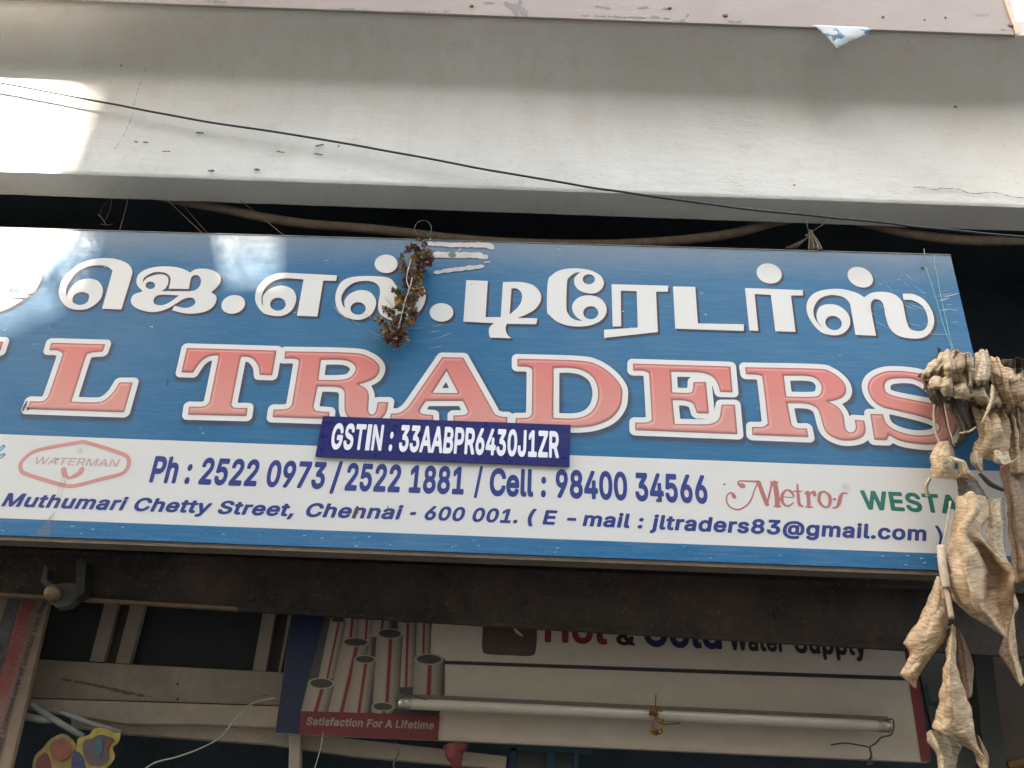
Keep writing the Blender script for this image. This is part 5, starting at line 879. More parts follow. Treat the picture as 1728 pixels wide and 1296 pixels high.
def leaf(rows, mat, **kw):
    rows = [[(x, y, (d[0] if d else 0) * 1.35) for x, y, *d in r] for r in rows]
    low_ = rows[0][0][1] >= 700
    kw.setdefault('fold', 0.07 if low_ else 0.13); kw.setdefault('nfold', 2.4 if low_ else 3.4)
    kw['pleat'] = kw.get('pleat', 0) * 0.45; kw['pfreq'] = kw.get('pfreq', 60) * 1.6
    kw.setdefault('curl', 0.10 if low_ else 0.16); kw.setdefault('crisp', 0.30 if low_ else 0.35); kw.setdefault('rag', 0.0013); kw['ripple'] = kw.get('ripple', 0) * 0.6; kw['sub'] = kw.get('sub', 12 if len(rows) < 6 else 9) + 4; kw.setdefault('crease', 0.0045 if rows[0][0][1] < 700 else 0.0022)
    return sheet('leaf', rows, mat, lb, YL, **kw)
# long hanging leaves, back to front
leaf([[(1686, 795, -.03), (1700, 785, -.02), (1728, 775, -.03)], [(1698, 850, -.03), (1712, 850, 0), (1740, 840, -.03)], [(1704, 920, -.03), (1722, 918, 0), (1745, 905, -.03)], [(1708, 985, -.03), (1728, 980, 0), (1745, 970, -.03)]], ML3, ripple=.006, pleat=.0015, seed=1)
leaf([[(1664, 842, -.01), (1680, 842, .01), (1694, 838, -.01)], [(1666, 880, .0), (1682, 880, .02), (1696, 872, -.01)], [(1660, 905, 0), (1680, 910, .02), (1697, 905, -.01)], [(1668, 930, .0), (1684, 935, .02), (1702, 940, -.01)], [(1690, 948, 0), (1700, 955, .01), (1712, 962, -.01)]], ML2, pleat=.0022, pfreq=60, ripple=.003, seed=2)
leaf([[(1698, 990, -.01), (1702, 988, 0), (1708, 985, -.01)], [(1701, 1015, -.01), (1710, 1018, .0), (1719, 1022, -.01)], [(1700, 1045, -.01), (1706, 1044, .0), (1712, 1040, -.01)], [(1690, 1080, -.01), (1702, 1075, .01), (1714, 1070, -.01)], [(1684, 1102, -.01), (1704, 1100, .01), (1719, 1105, -.01)], [(1702, 1128, -.01), (1714, 1134, 0), (1724, 1130, -.01)], [(1716, 1150, -.01), (1722, 1158, 0), (1730, 1150, -.01)]], ML1, ripple=.004, pleat=.001, seed=3)
leaf([[(1612, 838, .02), (1640, 830, .045), (1670, 843, .01)], [(1609, 868, .03), (1642, 863, .06), (1672, 872, .01)], [(1601, 905, .03), (1630, 903, .065), (1660, 900, .025)], [(1593, 935, .03), (1630, 938, .075), (1662, 930, .02), (1690, 946, .05)], [(1593, 962, .03), (1632, 966, .08), (1672, 960, .015), (1710, 966, .06)], [(1598, 990, .03), (1640, 998, .08), (1676, 992, .01), (1712, 990, .06)], [(1608, 1016, .03), (1650, 1026, .07), (1682, 1022, .01), (1706, 1016, .04)], [(1640, 1040, .03), (1672, 1050, .05), (1690, 1044, .01), (1703, 1040, .03)], [(1680, 1066, .02), (1690, 1071, .03), (1696, 1070, .02), (1700, 1064, .02)], [(1694, 1075, .02), (1697, 1077, .02), (1700, 1076, .02)]], ML1, ripple=.004, pleat=.0011, pfreq=70, seed=4, sub=9)
# stalk with its sheath joints
sk = MB(); sk.tube(catmull([P(1588, 922, 2.47), P(1590, 950, 2.465), P(1594, 975, 2.46), P(1597, 992, 2.46)], 6), [.011] * 3 + [.012] * 10 + [.011] * 6, 10); sk.build('stalk', simple('pale_leaf_stalk', (0.48, 0.38, 0.28), 0.7, 0.3, 25), lb, True)
sk = MB(); sk.tube(catmull([P(1597, 994, 2.465), P(1601, 1015, 2.46), P(1606, 1044, 2.455)], 6), .0075, 10); sk.build('stalk', simple('tan_leaf_stalk', (0.40, 0.29, 0.19), 0.7, 0.3, 25), lb, True)
sk = MB(); sk.tube(catmull([P(1604, 846, 2.48), P(1597, 890, 2.475), P(1591, 915, 2.47), P(1588, 928, 2.47)], 6), .003, 8); sk.build('stalk', simple('thin_leaf_stalk', (0.42, 0.32, 0.23), 0.7, 0.3, 25), lb, True)
leaf([[(1580, 972, .02), (1590, 975, .03), (1600, 985, .04)], [(1566, 1012, .02), (1584, 1018, .04), (1602, 1030, .03)], [(1546, 1046, .0), (1572, 1050, .04), (1603, 1056, .03)], [(1521, 1082, .0), (1562, 1084, .035), (1606, 1058, .03)], [(1532, 1104, .0), (1560, 1102, .03), (1596, 1086, .02)], [(1524, 1122, .0), (1548, 1118, .02), (1574, 1110, .01)], [(1516, 1138, .0), (1536, 1136, .02), (1560, 1128, .01)], [(1532, 1150, 0), (1540, 1152, .01), (1548, 1148, 0)], [(1541, 1160, 0), (1544, 1161, 0), (1547, 1162, 0)]], ML1, ripple=.005, pleat=.0020, pfreq=75, seed=5, sub=8)
leaf([[(1611, 1060, 0), (1616, 1060, .01), (1620, 1064, 0)], [(1616, 1090, -.01), (1626, 1092, .0), (1633, 1092, -.02)], [(1616, 1125, -.01), (1630, 1125, .0), (1643, 1122, -.02)], [(1622, 1155, -.01), (1634, 1155, 0), (1643, 1150, -.02)], [(1633, 1178, 0), (1637, 1178, 0), (1640, 1174, 0)]], ML3, pleat=.001, seed=6)
leaf([[(1604, 1056, .03), (1608, 1054, .035), (1613, 1060, .03)], [(1598, 1085, .02), (1606, 1086, .05), (1614, 1090, .02)], [(1591, 1130, .02), (1603, 1132, .06), (1617, 1128, .02)], [(1585, 1180, .02), (1606, 1182, .06), (1633, 1172, .02)], [(1579, 1205, .02), (1608, 1212, .055), (1642, 1200, .03)], [(1573, 1228, .02), (1602, 1240, .045), (1647, 1232, .04)], [(1590, 1242, .02), (1620, 1252, .03), (1650, 1256, .03)], [(1638, 1262, .02), (1652, 1275, .02), (1662, 1280, .03)], [(1650, 1290, .02), (1658, 1300, .02), (1668, 1298, .03)]], ML1, ripple=.006, pleat=.0008, seed=7, sub=9)
leaf([[(1561, 1236, .0), (1572, 1232, .02), (1590, 1238, .01), (1624, 1248, .0)], [(1564, 1252, .0), (1582, 1254, .02), (1600, 1256, .01), (1622, 1264, 0)], [(1579, 1275, .0), (1592, 1277, .02), (1604, 1278, .01), (1616, 1280, 0)], [(1580, 1310, .0), (1592, 1312, .02), (1602, 1313, .01), (1612, 1312, 0)]], ML2, ripple=.004, seed=8)
leaf([[(1645, 1240, .01), (1650, 1240, .02), (1654, 1245, .01)], [(1650, 1262, .01), (1658, 1262, .02), (1666, 1268, .01)], [(1655, 1285, .01), (1663, 1285, .02), (1670, 1284, .01)], [(1657, 1310, .01), (1663, 1310, .02), (1667, 1308, .01)]], ML3, ripple=.003, seed=88)
# middle part
leaf([[(1605, 672, -.0), (1625, 664, .01), (1640, 668, .0)], [(1600, 690, -.01), (1620, 690, .01), (1645, 700, .0)], [(1614, 715, -.01), (1632, 715, .01), (1652, 712, .0)], [(1616, 735, -.01), (1634, 730, .0), (1650, 722, .0)], [(1612, 748, 0), (1622, 744, 0), (1632, 738, 0)]], ML4, ripple=.006, pleat=.002, seed=9)
leaf([[(1576, 672, .03), (1579, 672, .035), (1583, 674, .03)], [(1573, 700, .03), (1576, 700, .035), (1579, 702, .03)], [(1576, 728, .03), (1579, 728, .035), (1581, 730, .03)], [(1582, 745, .03), (1585, 745, .035), (1588, 745, .03)]], ML2, seed=10)
leaf([[(1583, 675, .03), (1588, 675, .035), (1593, 676, .03)], [(1588, 700, .035), (1592, 700, .035), (1596, 702, .03)], [(1595, 730, .035), (1599, 730, .04), (1602, 730, .03)], [(1602, 748, .03), (1606, 750, .035), (1610, 750, .03)]], ML3, seed=11)
leaf([[(1592, 680, .04), (1595, 681, .045), (1597, 683, .04)], [(1598, 715, .04), (1600, 716, .045), (1602, 717, .04)], [(1608, 750, .04), (1610, 752, .045), (1612, 753, .04)]], ML2, seed=12)
leaf([[(1576, 752, .02), (1592, 744, .045), (1608, 746, .02)], [(1566, 770, .02), (1590, 768, .055), (1616, 766, .02)], [(1568, 790, .02), (1592, 790, .055), (1614, 788, .02)], [(1570, 805, .02), (1594, 808, .045), (1614, 810, .02)]], ML1, ripple=.003, pleat=.0012, seed=13)
leaf([[(1567, 806, .01), (1570, 806, .015), (1572, 808, .01)], [(1559, 820, .01), (1563, 820, .02), (1567, 822, .01)], [(1562, 838, .01), (1566, 838, .015), (1570, 836, .01)]], ML2, seed=131)
leaf([[(1597, 773, .06), (1604, 770, .065), (1612, 772, .06)], [(1602, 779, .06), (1612, 777, .065), (1626, 776, .06)], [(1606, 783, .06), (1616, 781, .06), (1627, 780, .06)]], leafmat('dry_leaf_yellowish', (0.60, 0.52, 0.34), (0.64, 0.56, 0.38), (0.45, 0.35, 0.2)), seed=14)
leaf([[(1616, 782, .03), (1622, 778, .05), (1630, 778, .05)], [(1616, 800, .03), (1626, 798, .05), (1638, 796, .05)], [(1612, 808, .03), (1628, 806, .04), (1650, 812, .04)]], ML1, ripple=.003, seed=15)
leaf([[(1610, 804, .01), (1630, 802, .03), (1648, 808, .01)], [(1614, 822, .01), (1634, 822, .03), (1660, 826, .01)], [(1617, 838, .01), (1640, 838, .03), (1670, 842, .01)]], ML4, ripple=.005, pleat=.0022, seed=16)
leaf([[(1650, 800, 0), (1655, 798, .01), (1658, 800, 0)], [(1668, 820, 0), (1674, 816, .01), (1678, 816, 0)], [(1692, 830, 0), (1697, 826, .01), (1700, 826, 0)]], ML4, seed=161)
leaf([[(1638, 684, .0), (1662, 694, .03), (1704, 700, .0)], [(1644, 710, .0), (1672, 712, .05), (1708, 716, -.0)], [(1652, 735, .0), (1676, 735, .055), (1706, 735, .0)], [(1643, 755, .0), (1670, 757, .05), (1704, 755, .0)], [(1637, 775, .0), (1662, 776, .035), (1700, 778, .0)]], ML1, ripple=.004, pleat=.0022, pfreq=50, seed=17)
leaf([[(1637, 765, .02), (1648, 762, .04), (1662, 768, .03)], [(1638, 782, .02), (1650, 782, .04), (1660, 780, .03)], [(1652, 796, .02), (1657, 798, .03), (1661, 797, .02)]], ML2, ripple=.003, seed=18)
leaf([[(1664, 758, .02), (1680, 760, .045), (1702, 762, .03)], [(1668, 770, .02), (1684, 775, .05), (1706, 776, .03)], [(1680, 782, .03), (1694, 784, .045), (1712, 778, .03)], [(1702, 782, .03), (1712, 776, .035), (1720, 768, .03)]], ML2, ripple=.004, seed=19)
leaf([[(1700, 690, -.01), (1714, 690, .01), (1730, 684, 0)], [(1706, 720, -.01), (1718, 722, .01), (1735, 720, 0)], [(1704, 755, -.01), (1716, 756, .0), (1730, 752, 0)]], ML3, ripple=.005, pleat=.001, seed=20)
# crumpled head
leaf([[(1562, 652, .0), (1585, 655, .03), (1610, 660, .02)], [(1568, 666, .0), (1588, 670, .03), (1606, 668, .02)], [(1578, 680, .0), (1587, 682, .02), (1594, 678, .01)]], ML3, ripple=.003, seed=201)
leaf([[(1579, 640, .03), (1600, 648, .06), (1640, 655, .06), (1680, 655, .05)], [(1576, 652, .03), (1602, 660, .07), (1642, 668, .07), (1690, 668, .05)], [(1588, 664, .02), (1606, 658, .05), (1645, 676, .06), (1700, 684, .03)]], ML2, ripple=.007, rscale=38, seed=21)
leaf([[(1576, 606, .0), (1592, 592, .02), (1612, 590, .02)], [(1560, 620, .01), (1584, 610, .05), (1608, 602, .05)], [(1551, 632, .01), (1574, 626, .05), (1598, 620, .06)], [(1549, 640, .01), (1570, 634, .03), (1592, 636, .04)]], ML2, ripple=.006, rscale=40, seed=22)
leaf([[(1552, 630, .005), (1564, 628, .01), (1578, 630, .01)], [(1549, 637, .0), (1562, 638, -.005), (1576, 637, .0)]], ML4, seed=221)
leaf([[(1590, 600, .05), (1597, 604, .07), (1602, 600, .05), (1610, 606, .075), (1618, 600, .05)], [(1592, 620, .06), (1598, 622, .09), (1606, 618, .06), (1612, 624, .09), (1620, 618, .06)], [(1596, 640, .05), (1602, 640, .07), (1610, 636, .05), (1616, 644, .075), (1626, 640, .05)]], ML2, ripple=.010, rscale=60, seed=23, sub=10)
leaf([[(1616, 598, .05), (1621, 598, .085), (1627, 598, .055), (1633, 597, .09), (1641, 599, .06)], [(1616, 622, .05), (1622, 622, .085), (1629, 622, .055), (1634, 622, .09), (1640, 622, .06)], [(1622, 650, .05), (1627, 650, .075), (1632, 652, .05), (1636, 650, .075), (1640, 648, .06)], [(1632, 662, .04), (1634, 664, .06), (1636, 664, .05), (1638, 662, .06), (1641, 660, .05)]], ML2, ripple=.003, seed=24, sub=8)
leaf([[(1642, 600, .05), (1656, 590, .07), (1668, 594, .06)], [(1643, 618, .05), (1658, 616, .09), (1672, 616, .06)], [(1638, 640, .05), (1654, 642, .10), (1671, 640, .06)], [(1640, 650, .04), (1654, 652, .07), (1668, 646, .05)]], ML2, ripple=.005, rscale=30, seed=25)
leaf([[(1640, 646, .03), (1654, 642, .02), (1670, 648, .03)], [(1640, 656, .03), (1655, 656, .0), (1668, 658, .03)], [(1646, 664, .03), (1656, 664, .03), (1666, 662, .03)]], ML4, seed=26)
leaf([[(1644, 598, .03), (1656, 589, .04), (1664, 589, .04), (1669, 596, .05)], [(1650, 602, .03), (1657, 597, .05), (1664, 597, .06), (1671, 608, .06)]], ML3, ripple=.002, seed=27)
leaf([[(1670, 606, .03), (1682, 612, .06), (1696, 624, .04)], [(1672, 625, .03), (1684, 632, .07), (1706, 636, .04)], [(1674, 645, .03), (1690, 650, .06), (1712, 648, .03)], [(1676, 664, .03), (1694, 668, .05), (1710, 664, .02)]], ML1, ripple=.007, rscale=34, seed=28)
leaf([[(1692, 620, .04), (1702, 634, .06), (1712, 636, .05), (1728, 630, .04)], [(1690, 632, .04), (1700, 640, .07), (1713, 642, .06), (1732, 636, .04)]], ML2, ripple=.003, seed=29)
leaf([[(1700, 642, .01), (1712, 642, .0), (1735, 638, .01)], [(1698, 660, .01), (1716, 662, -.01), (1738, 658, .01)], [(1706, 680, .01), (1718, 680, .0), (1738, 676, .01)]], ML4, ripple=.006, seed=30)
leaf([[(1640, 668, .02), (1670, 672, .05), (1712, 664, .03)], [(1646, 678, .02), (1676, 682, .05), (1714, 678, .02)], [(1660, 686, .01), (1682, 688, .03), (1700, 686, .01)]], ML2, ripple=.006, seed=31)
leaf([[(1672, 648, .09), (1676, 650, .095), (1679, 654, .09)], [(1671, 668, .095), (1675, 670, .10), (1678, 672, .095)], [(1665, 688, .095), (1669, 690, .10), (1672, 690, .095)], [(1656, 712, .09), (1657, 714, .09), (1658, 714, .09)]], ML2, seed=32)
leaf([[(1580, 606, .01), (1600, 590, .02), (1618, 588, .02)], [(1578, 612, .01), (1598, 600, .02), (1622, 596, .02)]], ML3, ripple=.004, seed=33)
leaf([[(1618, 730, .05), (1620, 731, .052), (1622, 732, .05)], [(1634, 727, .05), (1636, 728, .052), (1638, 729, .05)], [(1646, 720, .05), (1647, 721, .052), (1649, 721, .05)]], ML2, seed=34)
rr_ = random.Random(5)
for k in range(16):
    cx, cy = rr_.uniform(1572, 1712), rr_.uniform(612, 690); w_, h_ = rr_.uniform(14, 30), rr_.uniform(12, 26); a_ = rr_.uniform(-.7, .7); d0 = rr_.uniform(-.05, .012)
    rows = []
    for r in range(4):
        v_ = (r / 3 - .5) * 2 * h_; rows.append([(cx + u_ * w_ * rr_.uniform(.7, 1.1) * math.cos(a_) - v_ * math.sin(a_), cy + v_ * math.cos(a_) * rr_.uniform(.8, 1.1) + u_ * w_ * math.sin(a_), d0 + rr_.uniform(-.03, .03)) for u_ in (-1, -.4, .3, 1)])
    leaf(rows, rr_.choice([ML1, ML3, ML3, ML4, ML4]), ripple=.012, rscale=40, crease=.006, seed=300 + k, sub=7)  # darker mix stands for shaded depth behind the flaps
leaf([[(1566, 640, .03), (1590, 634, .07), (1622, 640, .06), (1650, 650, .05)], [(1560, 654, .03), (1584, 652, .08), (1618, 656, .08), (1656, 664, .05)], [(1566, 668, .02), (1588, 664, .05), (1612, 672, .07), (1650, 676, .05)]], ML2, ripple=.006, seed=411)
leaf([[(1560, 652, .05), (1572, 648, .06), (1586, 652, .05)], [(1564, 668, .04), (1576, 668, .055), (1594, 664, .04)], [(1576, 684, .03), (1584, 685, .035), (1594, 676, .03)]], ML4, ripple=.002, seed=412)  # dark sheet standing in for the shaded underside of the skirt
leaf([[(1636, 646, .05), (1652, 642, .07), (1672, 644, .05)], [(1638, 664, .05), (1656, 662, .05), (1674, 660, .05)]], ML4, seed=413)  # dark sheet painted in as a shaded hollow
leaf([[(1668, 600, .02), (1684, 606, .05), (1704, 626, .04), (1728, 632, .03)], [(1674, 628, .03), (1690, 632, .075), (1712, 644, .05), (1730, 646, .03)], [(1680, 656, .03), (1696, 660, .07), (1714, 664, .05), (1732, 664, .03)], [(1690, 680, .02), (1704, 682, .05), (1718, 680, .03), (1734, 678, .02)]], ML1, ripple=.006, seed=414)
leaf([[(1606, 664, -.02), (1625, 660, .0), (1660, 668, -.0)], [(1612, 700, -.02), (1632, 696, .01), (1650, 700, -.01)], [(1622, 730, -.02), (1638, 726, .0), (1652, 726, -.02)]], ML4, ripple=.01, seed=401)
leaf([[(1690, 684, -.03), (1710, 690, .0), (1735, 690, -.02)], [(1696, 730, -.03), (1712, 730, .01), (1738, 728, -.02)], [(1700, 800, -.03), (1716, 800, .0), (1740, 795, -.02)]], ML1, ripple=.01, pleat=.002, seed=402)
gtube('green_thread', [(1563, 452), (1580, 505), (1592, 548), (1608, 592)], .0010, M_GTHREAD, lb, Y_SIGN - 0.012)
gtube('green_thread', [(1577, 430), (1577, 446), (1580, 458), (1588, 500), (1600, 555), (1609, 592)], .0010, M_GTHREAD, lb, Y_SIGN - 0.010)
gtube('wire_hook', [(1559, 420), (1561, 430), (1568, 445), (1580, 458)], .0014, simple('grey_wire', (0.28, 0.29, 0.27), 0.5, metal=.3), lb, Y_SIGN - 0.010)

# ---------------------------------------------------------------- grimy shutter beam below the sign
def m_beam():
    g = G('grimy_beam'); n = g.noise(3, 6, 0.7); f = g.noise(45, 5, 0.75)
    c = g.mix(g.ramp(n, 0.4, 0.68), (0.020, 0.016, 0.013), (0.070, 0.045, 0.036))
    c = g.mix(g.ramp(f, 0.55, 0.75, 0, 0.6), c, (0.12, 0.10, 0.085))
    vor = g.t.nodes.new('ShaderNodeTexVoronoi'); vor.inputs['Scale'].default_value = 75; g.set(vor.inputs['Vector'], g.co)
    spk = g.math('MULTIPLY', g.ramp(vor.outputs['Distance'], 0.16, 0.08), g.math('GREATER_THAN', g.noise(4.5, 3, 0.6), 0.53))
    c = g.mix(g.math('MULTIPLY', spk, 0.7), c, (0.26, 0.24, 0.22))
    rs = g.noise(9, 7, 0.75, vec=g.map((1, 1, .6))); c = g.mix(g.ramp(rs, 0.55, 0.7, 0, 0.6), c, (0.10, 0.045, 0.028))
    return g.done(c, 0.8, g.bump(g.math('ADD', f, rs), 0.9, 0.010), spec=0.3)
M_BEAM = m_beam(); M_FLANGE = simple('rusty_flange', (0.16, 0.095, 0.06), 0.8, 0.4, 18, 0.4, dirt=(0.05, 0.035, 0.03), dirt_amt=0.8)
bm_ = thing('shutter_beam', P(800, 1040, Y_BEAM), 'grimy dark shutter beam running the full width directly beneath the sign', 'beam')
yb = lambda x: 1003 + x * 0.0605 if x < 900 else 1057.5 + (x - 900) * 0.0585
bl_ = [(x, yb(x)) for x in range(-300, 2100, 100)]
m = MB().slab([(p[0], p[1] - 3) for p in bl_] + [(2100, 905), (-300, 820)], Y_BEAM, 0.012); m.build('beam_face', M_BEAM, bm_)
m = MB().slab([(p[0], p[1] + 2.5) for p in bl_[:8]] + [(p[0], p[1] - 3.2) for p in bl_[:8][::-1]], Y_BEAM - 0.012, 0.018); m.build('bottom_flange', M_FLANGE, bm_)
m = MB().slab([(p[0], p[1] + 2.5) for p in bl_[7:]] + [(p[0], p[1] - 3.2) for p in bl_[7:][::-1]], Y_BEAM - 0.0115, 0.018); m.build('bottom_flange', M_BEAM, bm_)
lip = [(x, 928 + x * 0.041) for x in (-300, 300, 900, 1500, 2100)]
m = MB().slab([(x, y + 2) for x, y in lip] + [(x, y - 4) for x, y in lip[::-1]], Y_BEAM - 0.02, 0.02); m.build('upper_lip', M_BEAM, bm_)
m = MB()
for x, y in [(887, 1017), (426, 1012), (1310, 1040)]:
    p = P(x, y, Y_BEAM); m = MB(); m.tube([p + Vector((0, 0.002, 0)), p - Vector((0, 0.012, 0))], .0075, 6); m.build('bolt', simple('dark_bolt', (0.02, 0.02, 0.025), 0.4, metal=.5), bm_)
br_ = thing('rusty_bracket', P(105, 1000, Y_BEAM), 'dark hanging bracket with a yellowish knob at the left of the beam', 'bracket')
M_BRK = simple('black_iron', (0.022, 0.02, 0.02), 0.6, 0.3, 20, metal=.3)
MB().slab([(128, 948), (137, 940), (146, 948), (142, 1000), (128, 1010)], Y_BEAM - 0.07, 0.05).build('hinge_plate', M_BRK, br_, bevel=.002)
MB().slab([(74, 952), (81, 956), (78, 976), (90, 985), (118, 982), (130, 986), (130, 1008), (116, 1022), (96, 1026), (82, 1016), (84, 996), (68, 982)], Y_BEAM - 0.05, 0.04).build('hook_body', simple('grey_iron', (0.055, 0.05, 0.045), 0.7), br_, bevel=.004)
kp = P(89, 1001, Y_BEAM - 0.07); m = MB(); m.tube([kp + Vector((0, .03, 0)), kp, kp - Vector((0, .018, 0)), kp - Vector((0, .026, 0))], [.022, .024, .020, .008], 18); m.build('knob', simple('yellow_brass_knob', (0.19, 0.115, 0.045), 0.6, 0.6, 30, dirt=(.03, .02, .015), dirt_amt=.95), br_, True)

# ---------------------------------------------------------------- shop front below: vent panel, rails, posters
MW = simple('dirty_cream_wood', (0.28, 0.215, 0.165), 0.8, 0.3, 7, 0.25, dirt=(0.09, 0.07, 0.055), dirt_amt=0.8, streak=False)
MW2 = simple('pale_cream_wood', (0.38, 0.30, 0.235), 0.8, 0.25, 7, 0.25, dirt=(0.12, 0.09, 0.07), dirt_amt=0.6)
YV = 3.06
vp = thing('vent_panel', P(300, 1080, YV), 'dark vent opening with upright cream slats left of the navy advert', 'vent')
MB().slab([(20, 1010), (520, 1030), (490, 1140), (10, 1120)], YV + 0.06, 0.02).build('dark_mesh', simple('black_mesh', (0.012, 0.013, 0.014), 0.7), vp)
for q in [[(179, 1008), (202, 1009), (175, 1117), (151, 1116)], [(223, 1009), (246, 1010), (218, 1120), (195, 1119)], [(446, 1020), (467, 1021), (448, 1133), (426, 1132)], [(489, 1022), (495, 1022), (474, 1135), (469, 1135)]]:
    MB().slab(q, YV + 0.02, 0.03).build('slat', MW, vp)
MB().slab([(202, 1011), (225, 1012), (197, 1119), (175, 1118)], YV + 0.045, 0.02).build('dark_slat', simple('black_painted_slat', (0.03, 0.025, 0.022), 0.7), vp)
MB().slab([(467, 1022), (489, 1023), (469, 1134), (449, 1133)], YV + 0.045, 0.02).build('dark_slat', simple('black_painted_slat2', (0.035, 0.03, 0.025), 0.7), vp)
r1 = thing('wooden_rail', P(260, 1150, YV), 'dirty cream wooden door head with cracked paint under the vent slats', 'wooden rail')
MB().slab([(-40, 1107), (490, 1135), (480, 1191), (-60, 1174)], YV + 0.01, 0.06).build('upper_board', MW, r1, bevel=.003)
MB().slab([(-60, 1175), (480, 1192), (474, 1228), (330, 1222), (210, 1221), (120, 1206), (-60, 1180)], YV - 0.004, 0.06).build('lower_board', MW2, r1, bevel=.003)
for x, y in [(300, 1154), (300, 1180)]:
    p = P(x, y, YV + 0.009); m = MB(); m.tube([p, p - Vector((0, .002, 0))], .004, 8); m.build('nail_head', M_BRK, r1)
ck = Print(YV + 0.008, 0.002)
for pts, wd in [([(105, 1146), (160, 1156), (210, 1168), (255, 1176)], (2, 4, 5, 1)), ([(160, 1158), (200, 1163)], (1, 3)), ([(182, 1182), (200, 1190), (215, 1198)], (.8, 1.6, .8)), ([(418, 1178), (450, 1173), (462, 1176)], (1, 2, 1))]: ck.stroke(pts, wd)
ck.build('paint_crack', M_CRACK, r1, 0.001, rag=.002)
r2 = MB().slab([(120, 1211), (330, 1223), (474, 1230), (600, 1247), (855, 1276), (853, 1298), (600, 1276), (450, 1255), (200, 1237), (120, 1226)], YV + 0.05, 0.05).build('pale_rail', MW2, None, bevel=.002)
tag(r2, 'lower pale rail running down rightwards below the red slogan strip', 'rail')
st_ = MB().slab([(488, 1236), (507, 1237), (505, 1310), (486, 1310)], YV - 0.01, 0.04).build('white_post', MW2, None, bevel=.004); tag(st_, 'short pale post hanging below the navy edge of the advert', 'post')
# broken sticks
M_ST = simple('pale_grey_stick', (0.30, 0.28, 0.25), 0.7, 0.3, 18)
for k, (a, b, r, lab) in enumerate([((44, 1184), (140, 1243), .010, 'grey white stick lying slantwise from the poster edge'), ((100, 1200), (205, 1236), .008, 'thin white stick just above the slanting one'), ((40, 1208), (92, 1214), .012, 'short grey stick end lying flat beside the poster')]):
    m = MB(); m.tube(catmull([P(*a, 3.0), P((a[0] + b[0]) / 2 + 3, (a[1] + b[1]) / 2 + 3, 3.0), P(*b, 3.02)], 4), r, 8); tag(m.build('stick', M_ST, None, True), lab, 'stick')
thread('white_wire', [(238, 1302), (262, 1287), (300, 1277), (340, 1262), (372, 1244), (395, 1216), (418, 1192), (440, 1182), (466, 1178)], 2.99, .0028, simple('white_wire_pvc', (0.42, 0.37, 0.32), 0.6), 'white wire curving down from the advert across the wooden rail', 'wire')
thread('thin_wire', [(545, 1236), (541, 1262), (530, 1300)], 2.99, .0018, simple('grey_wire_pvc', (0.35, 0.32, 0.28), 0.6), 'thin wire hanging below the red slogan strip', 'wire')

# left poster board
YPs = 2.93
MP_ = simple('old_poster_paper', (0.22, 0.15, 0.105), 0.7, 0.25, 9, 0.1)
po = thing('poster_board', P(20, 1150, YPs), 'tall narrow poster board with sideways red pipe lettering at the left edge', 'poster board')
MB().slab([(-140, 1003), (84, 1011), (14, 1310), (-240, 1310)], YPs, 0.02).build('board', MP_, po)
flat('red_stripe', [(36, 1010), (64, 1011), (-6, 1300), (-40, 1300)], YPs, 0.002, simple('poster_red_strip', (0.20, 0.085, 0.07), 0.7), po)
flat('dark_picture', [(14, 1010), (34, 1010), (-8, 1180), (-40, 1180)], YPs, 0.002, simple('poster_dark_picture', (0.07, 0.065, 0.07), 0.7, 0.8, 25), po)
MPR = simple('poster_red_ink', (0.30, 0.035, 0.04), 0.7); MPK = simple('poster_black_ink', (0.035, 0.03, 0.03), 0.7)
lettering('red_lettering', 'CPVC PIPE FITTINGS', (10, 1178), (58, 1014), 20, YPs, MPR, po, 0.004, up=(-8, 1172))
lettering('black_lettering', 'Licensed user of Lubrizol USA Reg', (7, 1240), (78, 1016), 9, YPs, MPK, po, 0.004, up=(-1, 1237))
lettering('black_lettering', 'Licensed', (-3, 1296), (8, 1246), 9, YPs, MPK, po, 0.004, up=(-11, 1293))
# paper cut-out ornament, plain coloured patches inside a yellow border
orn = thing('paper_ornament', P(130, 1270, 2.97), 'colourful yellow edged paper cut-out hanging at the lower left', 'ornament')
def blobby(name, pix, lift, col):
    q = Print(2.97, 0.003); q.poly(catmull(pix, 5, True)); o = q.build(name, simple('card_' + name, col, 0.6, 0.6, 60, dirt=(.05, .04, .04), dirt_amt=.8), orn, lift); so = o.modifiers.new('solid', 'SOLIDIFY'); so.thickness = .001; return o
blobby('yellow_border', [(132, 1246), (150, 1240), (160, 1229), (178, 1229), (192, 1236), (203, 1238), (200, 1252), (190, 1262), (194, 1276), (186, 1290), (170, 1300), (150, 1300), (138, 1290), (128, 1270), (130, 1256)], 0.0, (0.42, 0.30, 0.05))
blobby('dark_picture', [(142, 1252), (156, 1246), (170, 1240), (186, 1244), (194, 1250), (184, 1262), (184, 1280), (172, 1292), (152, 1290), (142, 1274)], 0.003, (0.09, 0.055, 0.07))
blobby('teal_patch', [(162, 1246), (172, 1250), (174, 1266), (166, 1276), (160, 1262)], 0.005, (0.04, 0.11, 0.13))
blobby('red_patch', [(184, 1250), (190, 1252), (184, 1264), (178, 1262)], 0.005, (0.22, 0.03, 0.03))
blobby('yellow_border', [(54, 1300), (58, 1276), (72, 1262), (84, 1248), (104, 1238), (118, 1244), (128, 1258), (124, 1272), (132, 1290), (130, 1312), (60, 1312)], -0.002, (0.30, 0.21, 0.06))
blobby('orange_patch', [(88, 1254), (106, 1246), (120, 1258), (118, 1276), (100, 1284), (86, 1272)], 0.003, (0.22, 0.065, 0.03))
blobby('wine_patch', [(62, 1300), (64, 1282), (76, 1270), (84, 1284), (84, 1304)], 0.003, (0.14, 0.03, 0.035))
